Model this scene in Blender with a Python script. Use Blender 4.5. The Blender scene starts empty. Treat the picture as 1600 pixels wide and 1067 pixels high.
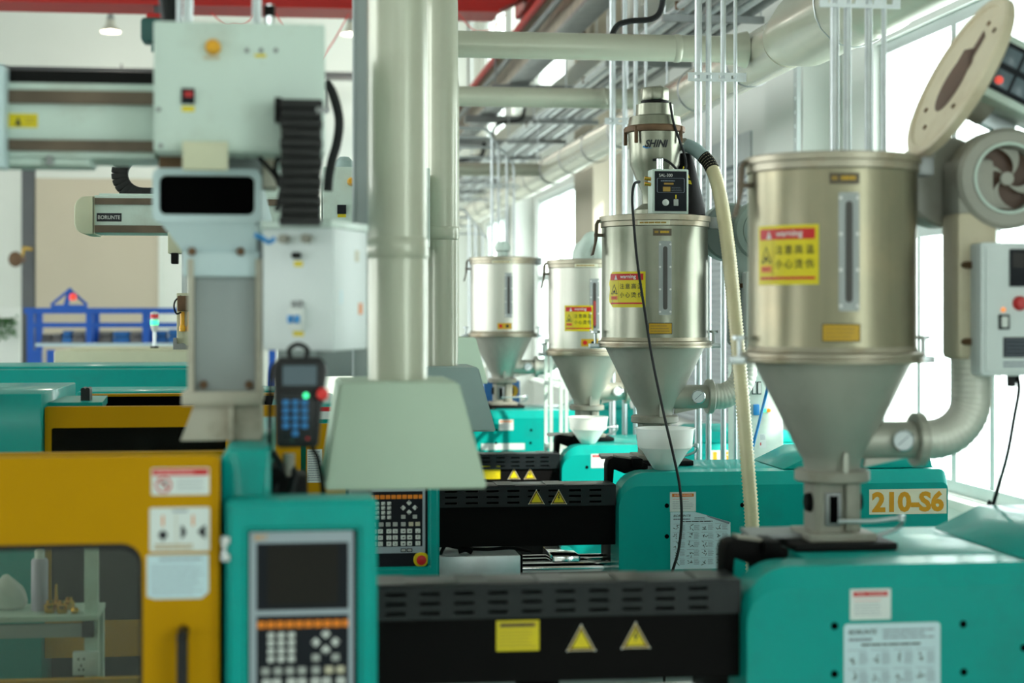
import bpy, bmesh, math, random
from math import sin, cos, pi, radians as R
from mathutils import Vector, Matrix
random.seed(7)
SC = bpy.context.scene
COL = SC.collection
# ------------------------------------------------------------------ camera
FPX = 2667.0                       # focal length in pixels of the 1600 px wide frame
YAW = math.atan(339 / FPX)
SA, CA = sin(YAW), cos(YAW)
CZ, HY = 2.2, 485.0                # eye height, horizon row
cam = bpy.data.cameras.new('camera')
cam.lens = FPX * 36 / 1600
cam.sensor_width = 36
cam.shift_y = -48.5 / 1600
cam.clip_end = 200
cam.dof.use_dof = True
cam.dof.focus_distance = 8.0
cam.dof.aperture_fstop = 1.85
camo = bpy.data.objects.new('camera', cam)
camo.location = (0, 0, CZ)
camo.rotation_euler = (pi / 2, 0, -YAW)
COL.objects.link(camo)
SC.camera = camo
# ------------------------------------------------------------------ world, sun, exposure
w = bpy.data.worlds.new('overcast_sky')
w.use_nodes = True
bg = w.node_tree.nodes['Background']
bg.inputs[0].default_value = (0.93, 1.0, 0.98, 1)
bg.inputs[1].default_value = 12.0
SC.world = w
sun = bpy.data.lights.new('sun', 'SUN')
sun.energy = 13.0
sun.angle = R(1.5)
sun.color = (1.0, 0.95, 0.84)
suno = bpy.data.objects.new('sun', sun)
d = Vector((-1.0, 0.95, -0.95)).normalized()
suno.rotation_euler = d.to_track_quat('-Z', 'Y').to_euler()
suno.location = (20, -10, 20)
COL.objects.link(suno)
SC.view_settings.view_transform = 'Standard'
SC.view_settings.look = 'None'
SC.view_settings.exposure = -0.85
SC.view_settings.gamma = 1.0
SC.view_settings.use_curve_mapping = False
SC.cycles.max_bounces = 8
SC.cycles.transparent_max_bounces = 16
SC.cycles.sample_clamp_indirect = 6.0
SC.cycles.caustics_reflective = False
SC.cycles.caustics_refractive = False


def portal(y0, y1, z0, z1, x=4.1, sgn=1):
    L = bpy.data.lights.new('daylight_portal', 'AREA')
    L.shape = 'RECTANGLE'
    L.size, L.size_y = (z1 - z0), (y1 - y0)
    L.cycles.is_portal = True
    o = bpy.data.objects.new('daylight_portal', L)
    o.location = (x, (y0 + y1) / 2, (z0 + z1) / 2)
    o.rotation_euler = (0, sgn * pi / 2, 0)
    COL.objects.link(o)


def portal_y(x0, x1, z0, z1):
    L = bpy.data.lights.new('daylight_portal', 'AREA')
    L.shape = 'RECTANGLE'
    L.size, L.size_y = (x1 - x0), (z1 - z0)
    L.cycles.is_portal = True
    o = bpy.data.objects.new('daylight_portal', L)
    o.location = ((x0 + x1) / 2, -5.15, (z0 + z1) / 2)
    o.rotation_euler = (pi / 2, 0, 0)
    o.rotation_euler = Vector((0, 1, 0)).to_track_quat('-Z', 'Z').to_euler()
    COL.objects.link(o)


# ------------------------------------------------------------------ pixel ray -> place at distance Y
def at(px, py, Y):
    u = (px - 800) / FPX
    dd = Y / (CA - u * SA)
    return Vector((dd * (SA + u * CA), Y, CZ + (HY - py) * dd / FPX))


def X(px, Y): return at(px, HY, Y).x
def Z(px, py, Y): return at(px, py, Y).z


# ------------------------------------------------------------------ materials
MATS = {}


def mat(name, col, rough=0.5, metal=0.0, var=0.06, scale=6.0, dirt=None, dirt_amt=0.0, dirt_scale=3.0, bump=0.0,
        coat=0.0, spec=0.5, emit=0.0, alpha=1.0, stretch=None, trans=0.0, sss=0.0):
    m = bpy.data.materials.new(name)
    m.use_nodes = True
    nt = m.node_tree
    b = nt.nodes['Principled BSDF']
    b.inputs['Roughness'].default_value = rough
    b.inputs['Metallic'].default_value = metal
    b.inputs['Specular IOR Level'].default_value = spec
    b.inputs['Coat Weight'].default_value = coat
    b.inputs['Coat Roughness'].default_value = 0.12
    if sss:
        b.inputs['Subsurface Weight'].default_value = sss
        b.inputs['Subsurface Scale'].default_value = 0.03
        b.inputs['Subsurface Radius'].default_value = (1, 1, 1)
    if trans:
        b.inputs['Transmission Weight'].default_value = trans
    b.inputs['Alpha'].default_value = alpha
    tc = nt.nodes.new('ShaderNodeTexCoord')
    mp = nt.nodes.new('ShaderNodeMapping')
    if stretch:
        mp.inputs['Scale'].default_value = stretch
    nt.links.new(tc.outputs['Object'], mp.inputs['Vector'])
    n = nt.nodes.new('ShaderNodeTexNoise')
    n.inputs['Scale'].default_value = scale
    n.inputs['Detail'].default_value = 4
    nt.links.new(mp.outputs[0], n.inputs['Vector'])
    rp = nt.nodes.new('ShaderNodeValToRGB')
    c = Vector(col[:3])
    rp.color_ramp.elements[0].position = 0.25
    rp.color_ramp.elements[1].position = 0.75
    rp.color_ramp.elements[0].color = (*[max(0, x * (1 - var)) for x in c], 1)
    rp.color_ramp.elements[1].color = (*[min(1, x * (1 + var)) for x in c], 1)
    nt.links.new(n.outputs['Fac'], rp.inputs['Fac'])
    out = rp.outputs['Color']
    if dirt:
        n2 = nt.nodes.new('ShaderNodeTexNoise')
        n2.inputs['Scale'].default_value = dirt_scale
        n2.inputs['Detail'].default_value = 8
        n2.inputs['Roughness'].default_value = 0.65
        nt.links.new(tc.outputs['Object'], n2.inputs['Vector'])
        r2 = nt.nodes.new('ShaderNodeValToRGB')
        r2.color_ramp.elements[0].position = 0.5
        r2.color_ramp.elements[1].position = 0.72
        r2.color_ramp.elements[0].color = (0, 0, 0, 1)
        r2.color_ramp.elements[1].color = (dirt_amt,) * 3 + (1,)
        nt.links.new(n2.outputs['Fac'], r2.inputs['Fac'])
        mx = nt.nodes.new('ShaderNodeMix')
        mx.data_type = 'RGBA'
        mx.inputs['B'].default_value = (*dirt, 1)
        nt.links.new(r2.outputs['Color'], mx.inputs['Factor'])
        nt.links.new(out, mx.inputs['A'])
        out = mx.outputs['Result']
    nt.links.new(out, b.inputs['Base Color'])
    if bump:
        bp = nt.nodes.new('ShaderNodeBump')
        bp.inputs['Strength'].default_value = bump
        bp.inputs['Distance'].default_value = 0.01
        nt.links.new(n.outputs['Fac'], bp.inputs['Height'])
        nt.links.new(bp.outputs[0], b.inputs['Normal'])
    if emit:
        b.inputs['Emission Color'].default_value = (*col[:3], 1)
        b.inputs['Emission Strength'].default_value = emit
    MATS[name] = m
    return m


def glass(name, tint=(1, 1, 1), gloss=0.05, rough=0.02):
    m = bpy.data.materials.new(name)
    m.use_nodes = True
    nt = m.node_tree
    nt.nodes.remove(nt.nodes['Principled BSDF'])
    t = nt.nodes.new('ShaderNodeBsdfTransparent')
    t.inputs[0].default_value = (*tint, 1)
    g = nt.nodes.new('ShaderNodeBsdfGlossy')
    g.inputs['Roughness'].default_value = rough
    mx = nt.nodes.new('ShaderNodeMixShader')
    mx.inputs[0].default_value = gloss
    nt.links.new(t.outputs[0], mx.inputs[1])
    nt.links.new(g.outputs[0], mx.inputs[2])
    nt.links.new(mx.outputs[0], nt.nodes['Material Output'].inputs[0])
    MATS[name] = m
    return m


mat('teal', (0.0, 0.35, 0.31), 0.45, coat=0.3, spec=0.12, var=0.04, scale=3, dirt=(0.02, 0.16, 0.15), dirt_amt=0.25, dirt_scale=5)
mat('duct_foil', (0.70, 0.68, 0.58), 0.27, metal=0.6, var=0.05, scale=2)
mat('teal_dull', (0.004, 0.30, 0.26), 0.5, var=0.05)
mat('yellow', (0.52, 0.265, 0.0), 0.5, var=0.05, scale=4, spec=0.1)
mat('robot_white', (0.64, 0.76, 0.69), 0.42, var=0.05, scale=3, dirt=(0.30, 0.25, 0.18), dirt_amt=0.35, dirt_scale=4)
mat('robot_blue', (0.60, 0.74, 0.77), 0.4, var=0.04)
mat('box_white', (0.72, 0.78, 0.78), 0.45, var=0.03)
mat('grey_paint', (0.34, 0.38, 0.38), 0.5, var=0.06)
mat('cream', (0.62, 0.62, 0.44), 0.5, var=0.05)
mat('cream_dirty', (0.52, 0.49, 0.40), 0.55, var=0.1, dirt=(0.20, 0.13, 0.07), dirt_amt=0.85, dirt_scale=6)
mat('duct', (0.53, 0.54, 0.43), 0.30, metal=0.15, coat=0.2, var=0.04, scale=2, dirt=(0.42, 0.40, 0.30), dirt_amt=0.4, dirt_scale=3)
mat('hood', (0.50, 0.62, 0.49), 0.55, var=0.04, scale=3)
mat('hood_teal', (0.36, 0.47, 0.46), 0.5, var=0.06, scale=4)
mat('galv', (0.62, 0.66, 0.68), 0.35, metal=0.75, var=0.10, scale=14)
mat('galv_dark', (0.28, 0.29, 0.29), 0.45, metal=0.6, var=0.15, scale=8)
mat('steel', (0.29, 0.265, 0.185), 0.34, metal=1.0, var=0.08, scale=5, stretch=(9, 9, 0.6), dirt=(0.42, 0.34, 0.22), dirt_amt=0.5, dirt_scale=4)
mat('steel_grey', (0.26, 0.265, 0.21), 0.32, metal=0.95, var=0.07, scale=5, stretch=(9, 9, 0.6), dirt=(0.38, 0.36, 0.30), dirt_amt=0.4, dirt_scale=4)
mat('steel_rim', (0.42, 0.38, 0.30), 0.42, metal=0.9, var=0.15, scale=6, dirt=(0.30, 0.20, 0.10), dirt_amt=0.6, dirt_scale=7)
mat('steel_hazed', (0.66, 0.64, 0.57), 0.42, metal=0.7, var=0.05, scale=5, stretch=(9, 9, 0.6))  # far hoppers: background haze painted in as a paler steel
mat('cone_paint', (0.43, 0.43, 0.37), 0.42, metal=0.35, var=0.06, scale=4, dirt=(0.28, 0.27, 0.22), dirt_amt=0.4, dirt_scale=5)
mat('cast', (0.31, 0.30, 0.25), 0.55, var=0.1, scale=7, dirt=(0.20, 0.16, 0.11), dirt_amt=0.6, dirt_scale=9)
mat('rail_brown', (0.13, 0.095, 0.065), 0.5, metal=0.3, var=0.35, scale=8)
mat('slot_grey', (0.055, 0.05, 0.045), 0.4, var=0.1)
mat('plate_steel', (0.36, 0.38, 0.38), 0.5, metal=0.4, var=0.08)
mat('rust', (0.15, 0.082, 0.04), 0.6, metal=0.3, var=0.35, scale=12)
mat('black', (0.006, 0.0055, 0.0055), 0.6, var=0.2, spec=0.15)
mat('black_plastic', (0.012, 0.012, 0.013), 0.42, var=0.1, spec=0.3)
mat('hole_black', (0.003, 0.003, 0.003), 0.9, spec=0.0)  # flat black standing in for the darkness inside holes and gaps
mat('rubber', (0.016, 0.017, 0.018), 0.6, var=0.15, spec=0.25)
mat('guard_black', (0.011, 0.014, 0.016), 0.34, metal=0.1, spec=0.35, var=0.12, scale=5)
mat('guard_dark', (0.004, 0.0036, 0.0036), 0.6, spec=0.08, var=0.15)
mat('chain', (0.016, 0.016, 0.016), 0.5, var=0.15, spec=0.3)
mat('chrome', (0.85, 0.86, 0.88), 0.10, metal=1.0, var=0.03)
mat('panel_black', (0.008, 0.010, 0.015), 0.5, var=0.08, spec=0.2)
mat('panel_grey', (0.36, 0.42, 0.47), 0.45, var=0.03)
mat('screen', (0.014, 0.012, 0.010), 0.3, var=0.08, spec=0.2)
mat('key_white', (0.72, 0.75, 0.72), 0.5, var=0.03)
mat('key_grey', (0.42, 0.44, 0.42), 0.5, var=0.03)
mat('key_tan', (0.58, 0.54, 0.40), 0.5, var=0.03)
mat('key_orange', (0.85, 0.24, 0.01), 0.5, var=0.05)
mat('key_blue', (0.02, 0.20, 0.50), 0.5, var=0.05)
mat('lcd', (0.10, 0.14, 0.17), 0.25, var=0.1)
mat('red', (0.55, 0.01, 0.012), 0.35, var=0.05)
mat('red_bright', (0.80, 0.03, 0.03), 0.35, var=0.04)
mat('red_crane', (0.46, 0.006, 0.003), 0.5, var=0.08)
mat('orange_button', (0.85, 0.40, 0.005), 0.35, var=0.04)
mat('led_green', (0.05, 0.9, 0.35), 0.3, emit=3.0)
mat('led_orange', (1.0, 0.25, 0.02), 0.3, emit=1.5)
mat('led_red', (1.0, 0.06, 0.03), 0.3, emit=0.8)
mat('sticker_yellow', (0.78, 0.62, 0.0), 0.45, var=0.03)
mat('sticker_white', (0.74, 0.80, 0.78), 0.5, var=0.02)
mat('sticker_red', (0.62, 0.008, 0.01), 0.45, var=0.03)
mat('sticker_orange', (0.80, 0.20, 0.01), 0.45, var=0.03)
mat('sticker_blue', (0.60, 0.78, 0.84), 0.5, var=0.02)
mat('sticker_cream', (0.80, 0.78, 0.60), 0.5, var=0.02)
mat('sticker_amber', (0.62, 0.36, 0.01), 0.45, var=0.08)
mat('plate_brown', (0.10, 0.075, 0.045), 0.45, var=0.1)
mat('ink', (0.012, 0.014, 0.02), 0.6, var=0.05)
mat('ink_grey', (0.22, 0.26, 0.32), 0.6, var=0.05)
mat('ink_tan', (0.40, 0.24, 0.03), 0.5, var=0.1)
mat('ink_amber', (0.72, 0.33, 0.004), 0.5, var=0.05)
mat('ink_white', (0.80, 0.80, 0.78), 0.5, var=0.03)
mat('ink_pink', (0.85, 0.35, 0.35), 0.5, var=0.03)
mat('hose_clear', (0.76, 0.68, 0.42), 0.28, var=0.08, alpha=0.85, spec=0.6)
mat('hose_cuff', (0.30, 0.40, 0.40), 0.5, var=0.08)
mat('flex_silver', (0.66, 0.66, 0.59), 0.42, metal=0.35, var=0.1, scale=10)
mat('plastic_bowl', (0.93, 0.94, 0.88), 0.40, var=0.02, sss=0.6)
mat('wall_white', (0.83, 0.85, 0.80), 0.8, var=0.02, scale=1.2)
mat('wall_beige', (0.58, 0.52, 0.41), 0.8, var=0.03, scale=1.0)
mat('ceiling_paint', (0.60, 0.60, 0.56), 0.85, var=0.03, scale=1.0)
mat('floor_paint', (0.34, 0.40, 0.37), 0.35, var=0.15, scale=2, dirt=(0.08, 0.08, 0.07), dirt_amt=0.5)
mat('door_beige', (0.62, 0.54, 0.42), 0.7, var=0.02, scale=1.5)
mat('shutter', (0.58, 0.62, 0.63), 0.45, metal=0.25, var=0.05)
mat('frame_alu', (0.66, 0.71, 0.70), 0.45, metal=0.2, var=0.03)
mat('column_grey', (0.11, 0.115, 0.12), 0.6, var=0.08)
mat('rack_blue', (0.008, 0.10, 0.50), 0.45, var=0.08)
mat('mold_grey', (0.20, 0.19, 0.18), 0.5, metal=0.3, var=0.2, scale=9)
mat('mold_blue', (0.02, 0.16, 0.45), 0.5, var=0.15, scale=9)
mat('tan_tray', (0.42, 0.36, 0.28), 0.5, metal=0.3, var=0.25, scale=5)
mat('green_dark', (0.01, 0.075, 0.065), 0.45, var=0.1)
mat('leaf', (0.05, 0.19, 0.04), 0.6, var=0.4, scale=20)
mat('lamp_shade', (0.60, 0.58, 0.50), 0.4, metal=0.4, var=0.05)
mat('lamp_glow', (1.0, 0.96, 0.86), 0.4, emit=6.0)
mat('wire_red', (0.75, 0.03, 0.03), 0.5)
mat('bag_plastic', (0.75, 0.76, 0.72), 0.3, alpha=0.8)
mat('can_violet', (0.45, 0.40, 0.52), 0.4, var=0.1)
mat('brass', (0.70, 0.38, 0.06), 0.25, metal=1.0, var=0.1)
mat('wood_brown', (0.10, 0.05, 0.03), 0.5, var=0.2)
mat('lid_cream', (0.66, 0.58, 0.42), 0.45, var=0.06, dirt=(0.42, 0.30, 0.16), dirt_amt=0.5, dirt_scale=5)
mat('blower_grey', (0.40, 0.39, 0.34), 0.5, var=0.07, dirt=(0.26, 0.22, 0.16), dirt_amt=0.5, dirt_scale=5)
mat('blower_teal', (0.26, 0.33, 0.31), 0.5, var=0.07)
mat('gauge_face', (0.75, 0.80, 0.84), 0.4, var=0.02)
mat('pellet_red', (0.40, 0.04, 0.03), 0.5, var=0.2, scale=40)
mat('tape_blue', (0.02, 0.25, 0.62), 0.4)
glass('window_glass', (0.97, 1.0, 0.99))
glass('door_glass', (0.72, 0.76, 0.70), gloss=0.07, rough=0.25)
glass('tinted_glass', (0.03, 0.03, 0.028), gloss=0.015, rough=0.15)

# ------------------------------------------------------------------ mesh helpers
ORG = {}


def M(n): return MATS[n]


def thing(name, label, cat, loc, group=None):
    o = bpy.data.objects.new(name, None)
    o.empty_display_size = 0.1
    o.location = loc
    COL.objects.link(o)
    o['label'] = label
    o['category'] = cat
    if group:
        o['group'] = group
    ORG[o] = Vector(loc)
    return o


def fin(name, bm, mats, parent=None, sharp=35, label=None, cat=None, group=None, kind=None, recalc=True):
    """link the bmesh as ONE mesh object; geometry is given in world space"""
    if recalc:
        bmesh.ops.recalc_face_normals(bm, faces=bm.faces)
    me = bpy.data.meshes.new(name)
    bm.to_mesh(me)
    bm.free()
    for m in (mats if isinstance(mats, (list, tuple)) else [mats]):
        me.materials.append(MATS[m])
    o = bpy.data.objects.new(name, me)
    COL.objects.link(o)
    if parent is not None:
        org = ORG[parent]
        o.parent = parent
    elif kind == 'structure' or not len(me.vertices):
        org = Vector((0, 0, 0))
    else:
        xs = [v.co for v in me.vertices]
        lo = [min(v[i] for v in xs) for i in range(3)]
        hi = [max(v[i] for v in xs) for i in range(3)]
        org = Vector(((lo[0] + hi[0]) / 2, (lo[1] + hi[1]) / 2, lo[2]))
        o.location = org
    ORG[o] = org
    me.transform(Matrix.Translation(-org))
    me.shade_smooth()
    me.set_sharp_from_angle(angle=R(sharp))
    if label:
        o['label'] = label
    if cat:
        o['category'] = cat
    if group:
        o['group'] = group
    if kind:
        o['kind'] = kind
    return o


def B(): return bmesh.new()


def merge(bm, t):
    me = bpy.data.meshes.new('t')
    t.to_mesh(me)
    t.free()
    bm.from_mesh(me)
    bpy.data.meshes.remove(me)


def box(bm, x0, y0, z0, x1, y1, z1, bev=0.0, seg=2, mtx=None, mi=0):
    t = bmesh.new()
    bmesh.ops.create_cube(t, size=1)
    sx, sy, sz = abs(x1 - x0), abs(y1 - y0), abs(z1 - z0)
    for v in t.verts:
        v.co = Vector(((x0 + x1) / 2 + v.co.x * sx, (y0 + y1) / 2 + v.co.y * sy, (z0 + z1) / 2 + v.co.z * sz))
    if bev > 0:
        bmesh.ops.bevel(t, geom=t.edges[:], offset=min(bev, min(sx, sy, sz) * 0.45), segments=seg, affect='EDGES', profile=0.5)
    if mtx is not None:
        t.transform(mtx)
    for f in t.faces:
        f.material_index = mi
    merge(bm, t)
    return bm


def bx(*a, **k): return box(B(), *a, **k)


def prism(bm, pts, axis, d0, d1, bev=0.0, mi=0):
    """extrude polygon pts (2-D) along axis: 'y' pts=(x,z); 'x' pts=(y,z); 'z' pts=(x,y)"""
    def p3(p, dd):
        return {'y': (p[0], dd, p[1]), 'x': (dd, p[0], p[1]), 'z': (p[0], p[1], dd)}[axis]
    t = bmesh.new()
    a = [t.verts.new(p3(p, d0)) for p in pts]
    b = [t.verts.new(p3(p, d1)) for p in pts]
    t.faces.new(a)
    t.faces.new(b[::-1])
    n = len(pts)
    for i in range(n):
        t.faces.new((a[i], b[i], b[(i + 1) % n], a[(i + 1) % n]))
    if bev:
        bmesh.ops.recalc_face_normals(t, faces=t.faces)
        es = [e for e in t.edges if len(e.link_faces) == 2 and e.calc_face_angle(0) > R(40)]
        bmesh.ops.bevel(t, geom=es, offset=bev, segments=2, affect='EDGES', profile=0.5)
    for f in t.faces:
        f.material_index = mi
    merge(bm, t)
    return bm


def ringprism(bm, outer, inner, axis, d0, d1, mi=0):
    def p3(p, dd):
        return {'y': (p[0], dd, p[1]), 'x': (dd, p[0], p[1]), 'z': (p[0], p[1], dd)}[axis]
    n = len(outer)
    L = [[bm.verts.new(p3(p, dd)) for p in q] for q in (outer, inner) for dd in (d0, d1)]
    oa, ob, ia, ib = L
    for i in range(n):
        j = (i + 1) % n
        for q in ((oa[i], oa[j], ia[j], ia[i]), (ob[i], ib[i], ib[j], ob[j]), (oa[i], ob[i], ob[j], oa[j]), (ia[i], ia[j], ib[j], ib[i])):
            bm.faces.new(q).material_index = mi
    return bm


def rrect(x0, z0, x1, z1, r=(0.02,) * 4, seg=5):
    """rounded rectangle, r for corners bl, br, tr, tl"""
    if not isinstance(r, (list, tuple)):
        r = (r,) * 4
    pts = []
    for (cx, cz, a0, rr) in ((x0, z0, 180, r[0]), (x1, z0, 270, r[1]), (x1, z1, 0, r[2]), (x0, z1, 90, r[3])):
        rr = max(rr, 1e-4)
        ox = cx + (rr if cx == x0 else -rr)
        oz = cz + (rr if cz == z0 else -rr)
        for k in range(seg + 1):
            a = R(a0 + 90 * k / seg)
            pts.append((ox + rr * cos(a), oz + rr * sin(a)))
    return pts


def basis(d):
    d = d.normalized()
    up = Vector((0, 0, 1)) if abs(d.z) < 0.95 else Vector((0, 1, 0))
    a = d.cross(up).normalized()
    return a, d.cross(a).normalized()


def cyl(bm, p0, p1, r0, r1=None, seg=24, caps=True, mi=0):
    p0, p1 = Vector(p0), Vector(p1)
    r1 = r0 if r1 is None else r1
    a, b = basis(p1 - p0)
    A_ = [bm.verts.new(p0 + (a * cos(2 * pi * i / seg) + b * sin(2 * pi * i / seg)) * r0) for i in range(seg)]
    B_ = [bm.verts.new(p1 + (a * cos(2 * pi * i / seg) + b * sin(2 * pi * i / seg)) * r1) for i in range(seg)]
    for i in range(seg):
        bm.faces.new((A_[i], A_[(i + 1) % seg], B_[(i + 1) % seg], B_[i])).material_index = mi
    if caps:
        bm.faces.new(A_[::-1]).material_index = mi
        bm.faces.new(B_).material_index = mi
    return bm


def lathe(bm, prof, c=(0, 0, 0), seg=40, axis=None, mi=0):
    """profile (r, h) revolved about axis (default z) through c"""
    c = Vector(c)
    ax = Vector(axis or (0, 0, 1)).normalized()
    a, b = (Vector((1, 0, 0)), Vector((0, 1, 0))) if axis is None else basis(ax)
    rows = []
    for r, h in prof:
        if r < 1e-5:
            rows.append([bm.verts.new(c + ax * h)])
        else:
            rows.append([bm.verts.new(c + ax * h + (a * cos(2 * pi * i / seg) + b * sin(2 * pi * i / seg)) * r) for i in range(seg)])
    for p, q in zip(rows, rows[1:]):
        for i in range(seg):
            j = (i + 1) % seg
            if len(p) == 1 and len(q) == 1:
                break
            if len(p) == 1:
                f = bm.faces.new((p[0], q[j], q[i]))
            elif len(q) == 1:
                f = bm.faces.new((p[i], p[j], q[0]))
            else:
                f = bm.faces.new((p[i], p[j], q[j], q[i]))
            f.material_index = mi
    return bm


def smooth_path(pts, n=8):
    pts = [Vector(p) for p in pts]
    P = [pts[0] * 2 - pts[1]] + pts + [pts[-1] * 2 - pts[-2]]
    out = []
    for i in range(1, len(P) - 2):
        p0, p1, p2, p3 = P[i - 1:i + 3]
        for k in range(n):
            t = k / n
            out.append(0.5 * ((2 * p1) + (p2 - p0) * t + (2 * p0 - 5 * p1 + 4 * p2 - p3) * t * t + (3 * p1 - p0 - 3 * p2 + p3) * t ** 3))
    out.append(pts[-1])
    return out


def tube(bm, pts, r, seg=10, caps=True, rf=None, mi=0):
    pts = [Vector(p) for p in pts]
    rows = []
    a = None
    for i, p in enumerate(pts):
        dd = (pts[min(i + 1, len(pts) - 1)] - pts[max(i - 1, 0)]).normalized()
        if a is None:
            a, b = basis(dd)
        else:
            a = (a - dd * a.dot(dd)).normalized()
            b = dd.cross(a)
        rr = rf(i) if rf else r
        rows.append([bm.verts.new(p + (a * cos(2 * pi * k / seg) + b * sin(2 * pi * k / seg)) * rr) for k in range(seg)])
    for p, q in zip(rows, rows[1:]):
        for k in range(seg):
            bm.faces.new((p[k], p[(k + 1) % seg], q[(k + 1) % seg], q[k])).material_index = mi
    if caps:
        bm.faces.new(rows[0][::-1]).material_index = mi
        bm.faces.new(rows[-1]).material_index = mi
    return bm


def resample(pts, step):
    out = [pts[0]]
    acc = 0
    for p, q in zip(pts, pts[1:]):
        L = (q - p).length
        t = step - acc
        while t <= L:
            out.append(p + (q - p) * (t / L))
            t += step
        acc = L - (t - step)
    return out


def frustum(bm, bot, top, mi=0):
    """bot/top = (x0,y0,x1,y1,z)"""
    def cor(q): return [(q[0], q[1], q[4]), (q[2], q[1], q[4]), (q[2], q[3], q[4]), (q[0], q[3], q[4])]
    a = [bm.verts.new(p) for p in cor(bot)]
    b = [bm.verts.new(p) for p in cor(top)]
    fs = [bm.faces.new(a[::-1]), bm.faces.new(b)]
    for i in range(4):
        fs.append(bm.faces.new((a[i], a[(i + 1) % 4], b[(i + 1) % 4], b[i])))
    for f in fs:
        f.material_index = mi
    return bm


# ------------------------------------------------------------------ flat print
TXT = {}


def text_mesh(s, bold=0.0, shear=0.0):
    k = (s, bold, shear)
    if k not in TXT:
        cu = bpy.data.curves.new('t', 'FONT')
        cu.body = s
        cu.size = 1
        cu.offset = bold
        cu.shear = shear
        cu.resolution_u = 3
        o = bpy.data.objects.new('t', cu)
        COL.objects.link(o)
        dg = bpy.context.evaluated_depsgraph_get()
        me = bpy.data.meshes.new_from_object(o.evaluated_get(dg))
        TXT[k] = ([(v.co.x, v.co.y) for v in me.vertices], [tuple(p.vertices) for p in me.polygons])
        bpy.data.meshes.remove(me)
        bpy.data.objects.remove(o)
        bpy.data.curves.remove(cu)
    return TXT[k]


class Decal:
    """thin printed sheet in its own (x, z) plane, one mesh with one material for each ink"""
    def __init__(s):
        s.v, s.f, s.m, s.mats = [], [], [], []

    def mi(s, m):
        if m not in s.mats:
            s.mats.append(m)
        return s.mats.index(m)

    def poly(s, pts, m, L=0):
        n = len(s.v)
        s.v += [(p[0], p[1], L) for p in pts]
        s.f.append(tuple(range(n, n + len(pts))))
        s.m.append(s.mi(m))

    def rect(s, x0, z0, x1, z1, m, L=0, n=1):
        for i in range(n):
            a, b = x0 + (x1 - x0) * i / n, x0 + (x1 - x0) * (i + 1) / n
            s.poly([(a, z0), (b, z0), (b, z1), (a, z1)], m, L)

    def outline(s, pts, w, m, L=0):
        n = len(pts)
        c = Vector((sum(p[0] for p in pts) / n, sum(p[1] for p in pts) / n))
        inn = [c + (Vector(p) - c) * w for p in pts]
        for i in range(n):
            j = (i + 1) % n
            s.poly([pts[i], pts[j], inn[j], inn[i]], m, L)

    def disc(s, x, z, r, m, L=0, n=16):
        s.poly([(x + r * cos(2 * pi * i / n), z + r * sin(2 * pi * i / n)) for i in range(n)], m, L)

    def ring(s, x, z, r0, r1, m, L=0, n=18):
        for i in range(n):
            a, b = 2 * pi * i / n, 2 * pi * (i + 1) / n
            s.poly([(x + r0 * cos(a), z + r0 * sin(a)), (x + r0 * cos(b), z + r0 * sin(b)), (x + r1 * cos(b), z + r1 * sin(b)), (x + r1 * cos(a), z + r1 * sin(a))], m, L)

    def text(s, t, x0, z0, x1, z1, m, L=2, bold=0.0, shear=0.0):
        vs, fs = text_mesh(t, bold, shear)
        lx, hx = min(p[0] for p in vs), max(p[0] for p in vs)
        lz, hz = min(p[1] for p in vs), max(p[1] for p in vs)
        n = len(s.v)
        s.v += [(x0 + (p[0] - lx) / (hx - lx) * (x1 - x0), z0 + (p[1] - lz) / (hz - lz) * (z1 - z0), L) for p in vs]
        for f in fs:
            s.f.append(tuple(n + i for i in f))
            s.m.append(s.mi(m))

    def lines(s, x0, z0, x1, z1, n, m, L=1, fill=0.45):
        h = (z1 - z0) / n
        for i in range(n):
            zz = z1 - h * (i + 0.5)
            xx = x0
            xe = x0 + (x1 - x0) * random.uniform(0.75, 1.0)
            while xx < xe:
                ln = random.uniform(0.08, 0.22) * (x1 - x0)
                s.rect(xx, zz - h * fill / 2, min(xx + ln, xe), zz + h * fill / 2, m, L)
                xx += ln + 0.015 * (x1 - x0)

    def squiggle(s, x, z, r, m, L=1):
        """small line drawing"""
        a0 = random.uniform(0, 6)
        for k in range(5):
            a = a0 + k * 1.3
            p = Vector((x + random.uniform(-.5, .5) * r, z + random.uniform(-.8, .8) * r))
            q = p + Vector((cos(a), sin(a))) * r * random.uniform(.5, 1)
            nn = Vector((-(q - p).y, (q - p).x)).normalized() * r * 0.09
            s.poly([p - nn, q - nn, q + nn, p + nn], m, L)

    def build(s, name, parent, fn, label=None):
        me = bpy.data.meshes.new(name)
        org = ORG[parent]
        me.from_pydata([Vector(fn(p[0], p[1], 0.0008 + 0.0007 * p[2])) - org for p in s.v], [], s.f)
        for m in s.mats:
            me.materials.append(MATS[m])
        for p, i in zip(me.polygons, s.m):
            p.material_index = i
        o = bpy.data.objects.new(name, me)
        COL.objects.link(o)
        o.parent = parent
        ORG[o] = org
        if label:
            o['label'] = label
        return o


def flat(x, y, z, ex=(1, 0, 0), ez=(0, 0, 1), n=(0, -1, 0)):
    o, ex, ez, n = Vector((x, y, z)), Vector(ex), Vector(ez), Vector(n)
    return lambda a, b, t: o + ex * a + ez * b + n * t


def wrap(cx, cy, z, r, ang):
    def fn(a, b, t):
        th = ang + a / r
        return Vector((cx + (r + t) * sin(th), cy - (r + t) * cos(th), z + b))
    return fn


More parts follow.
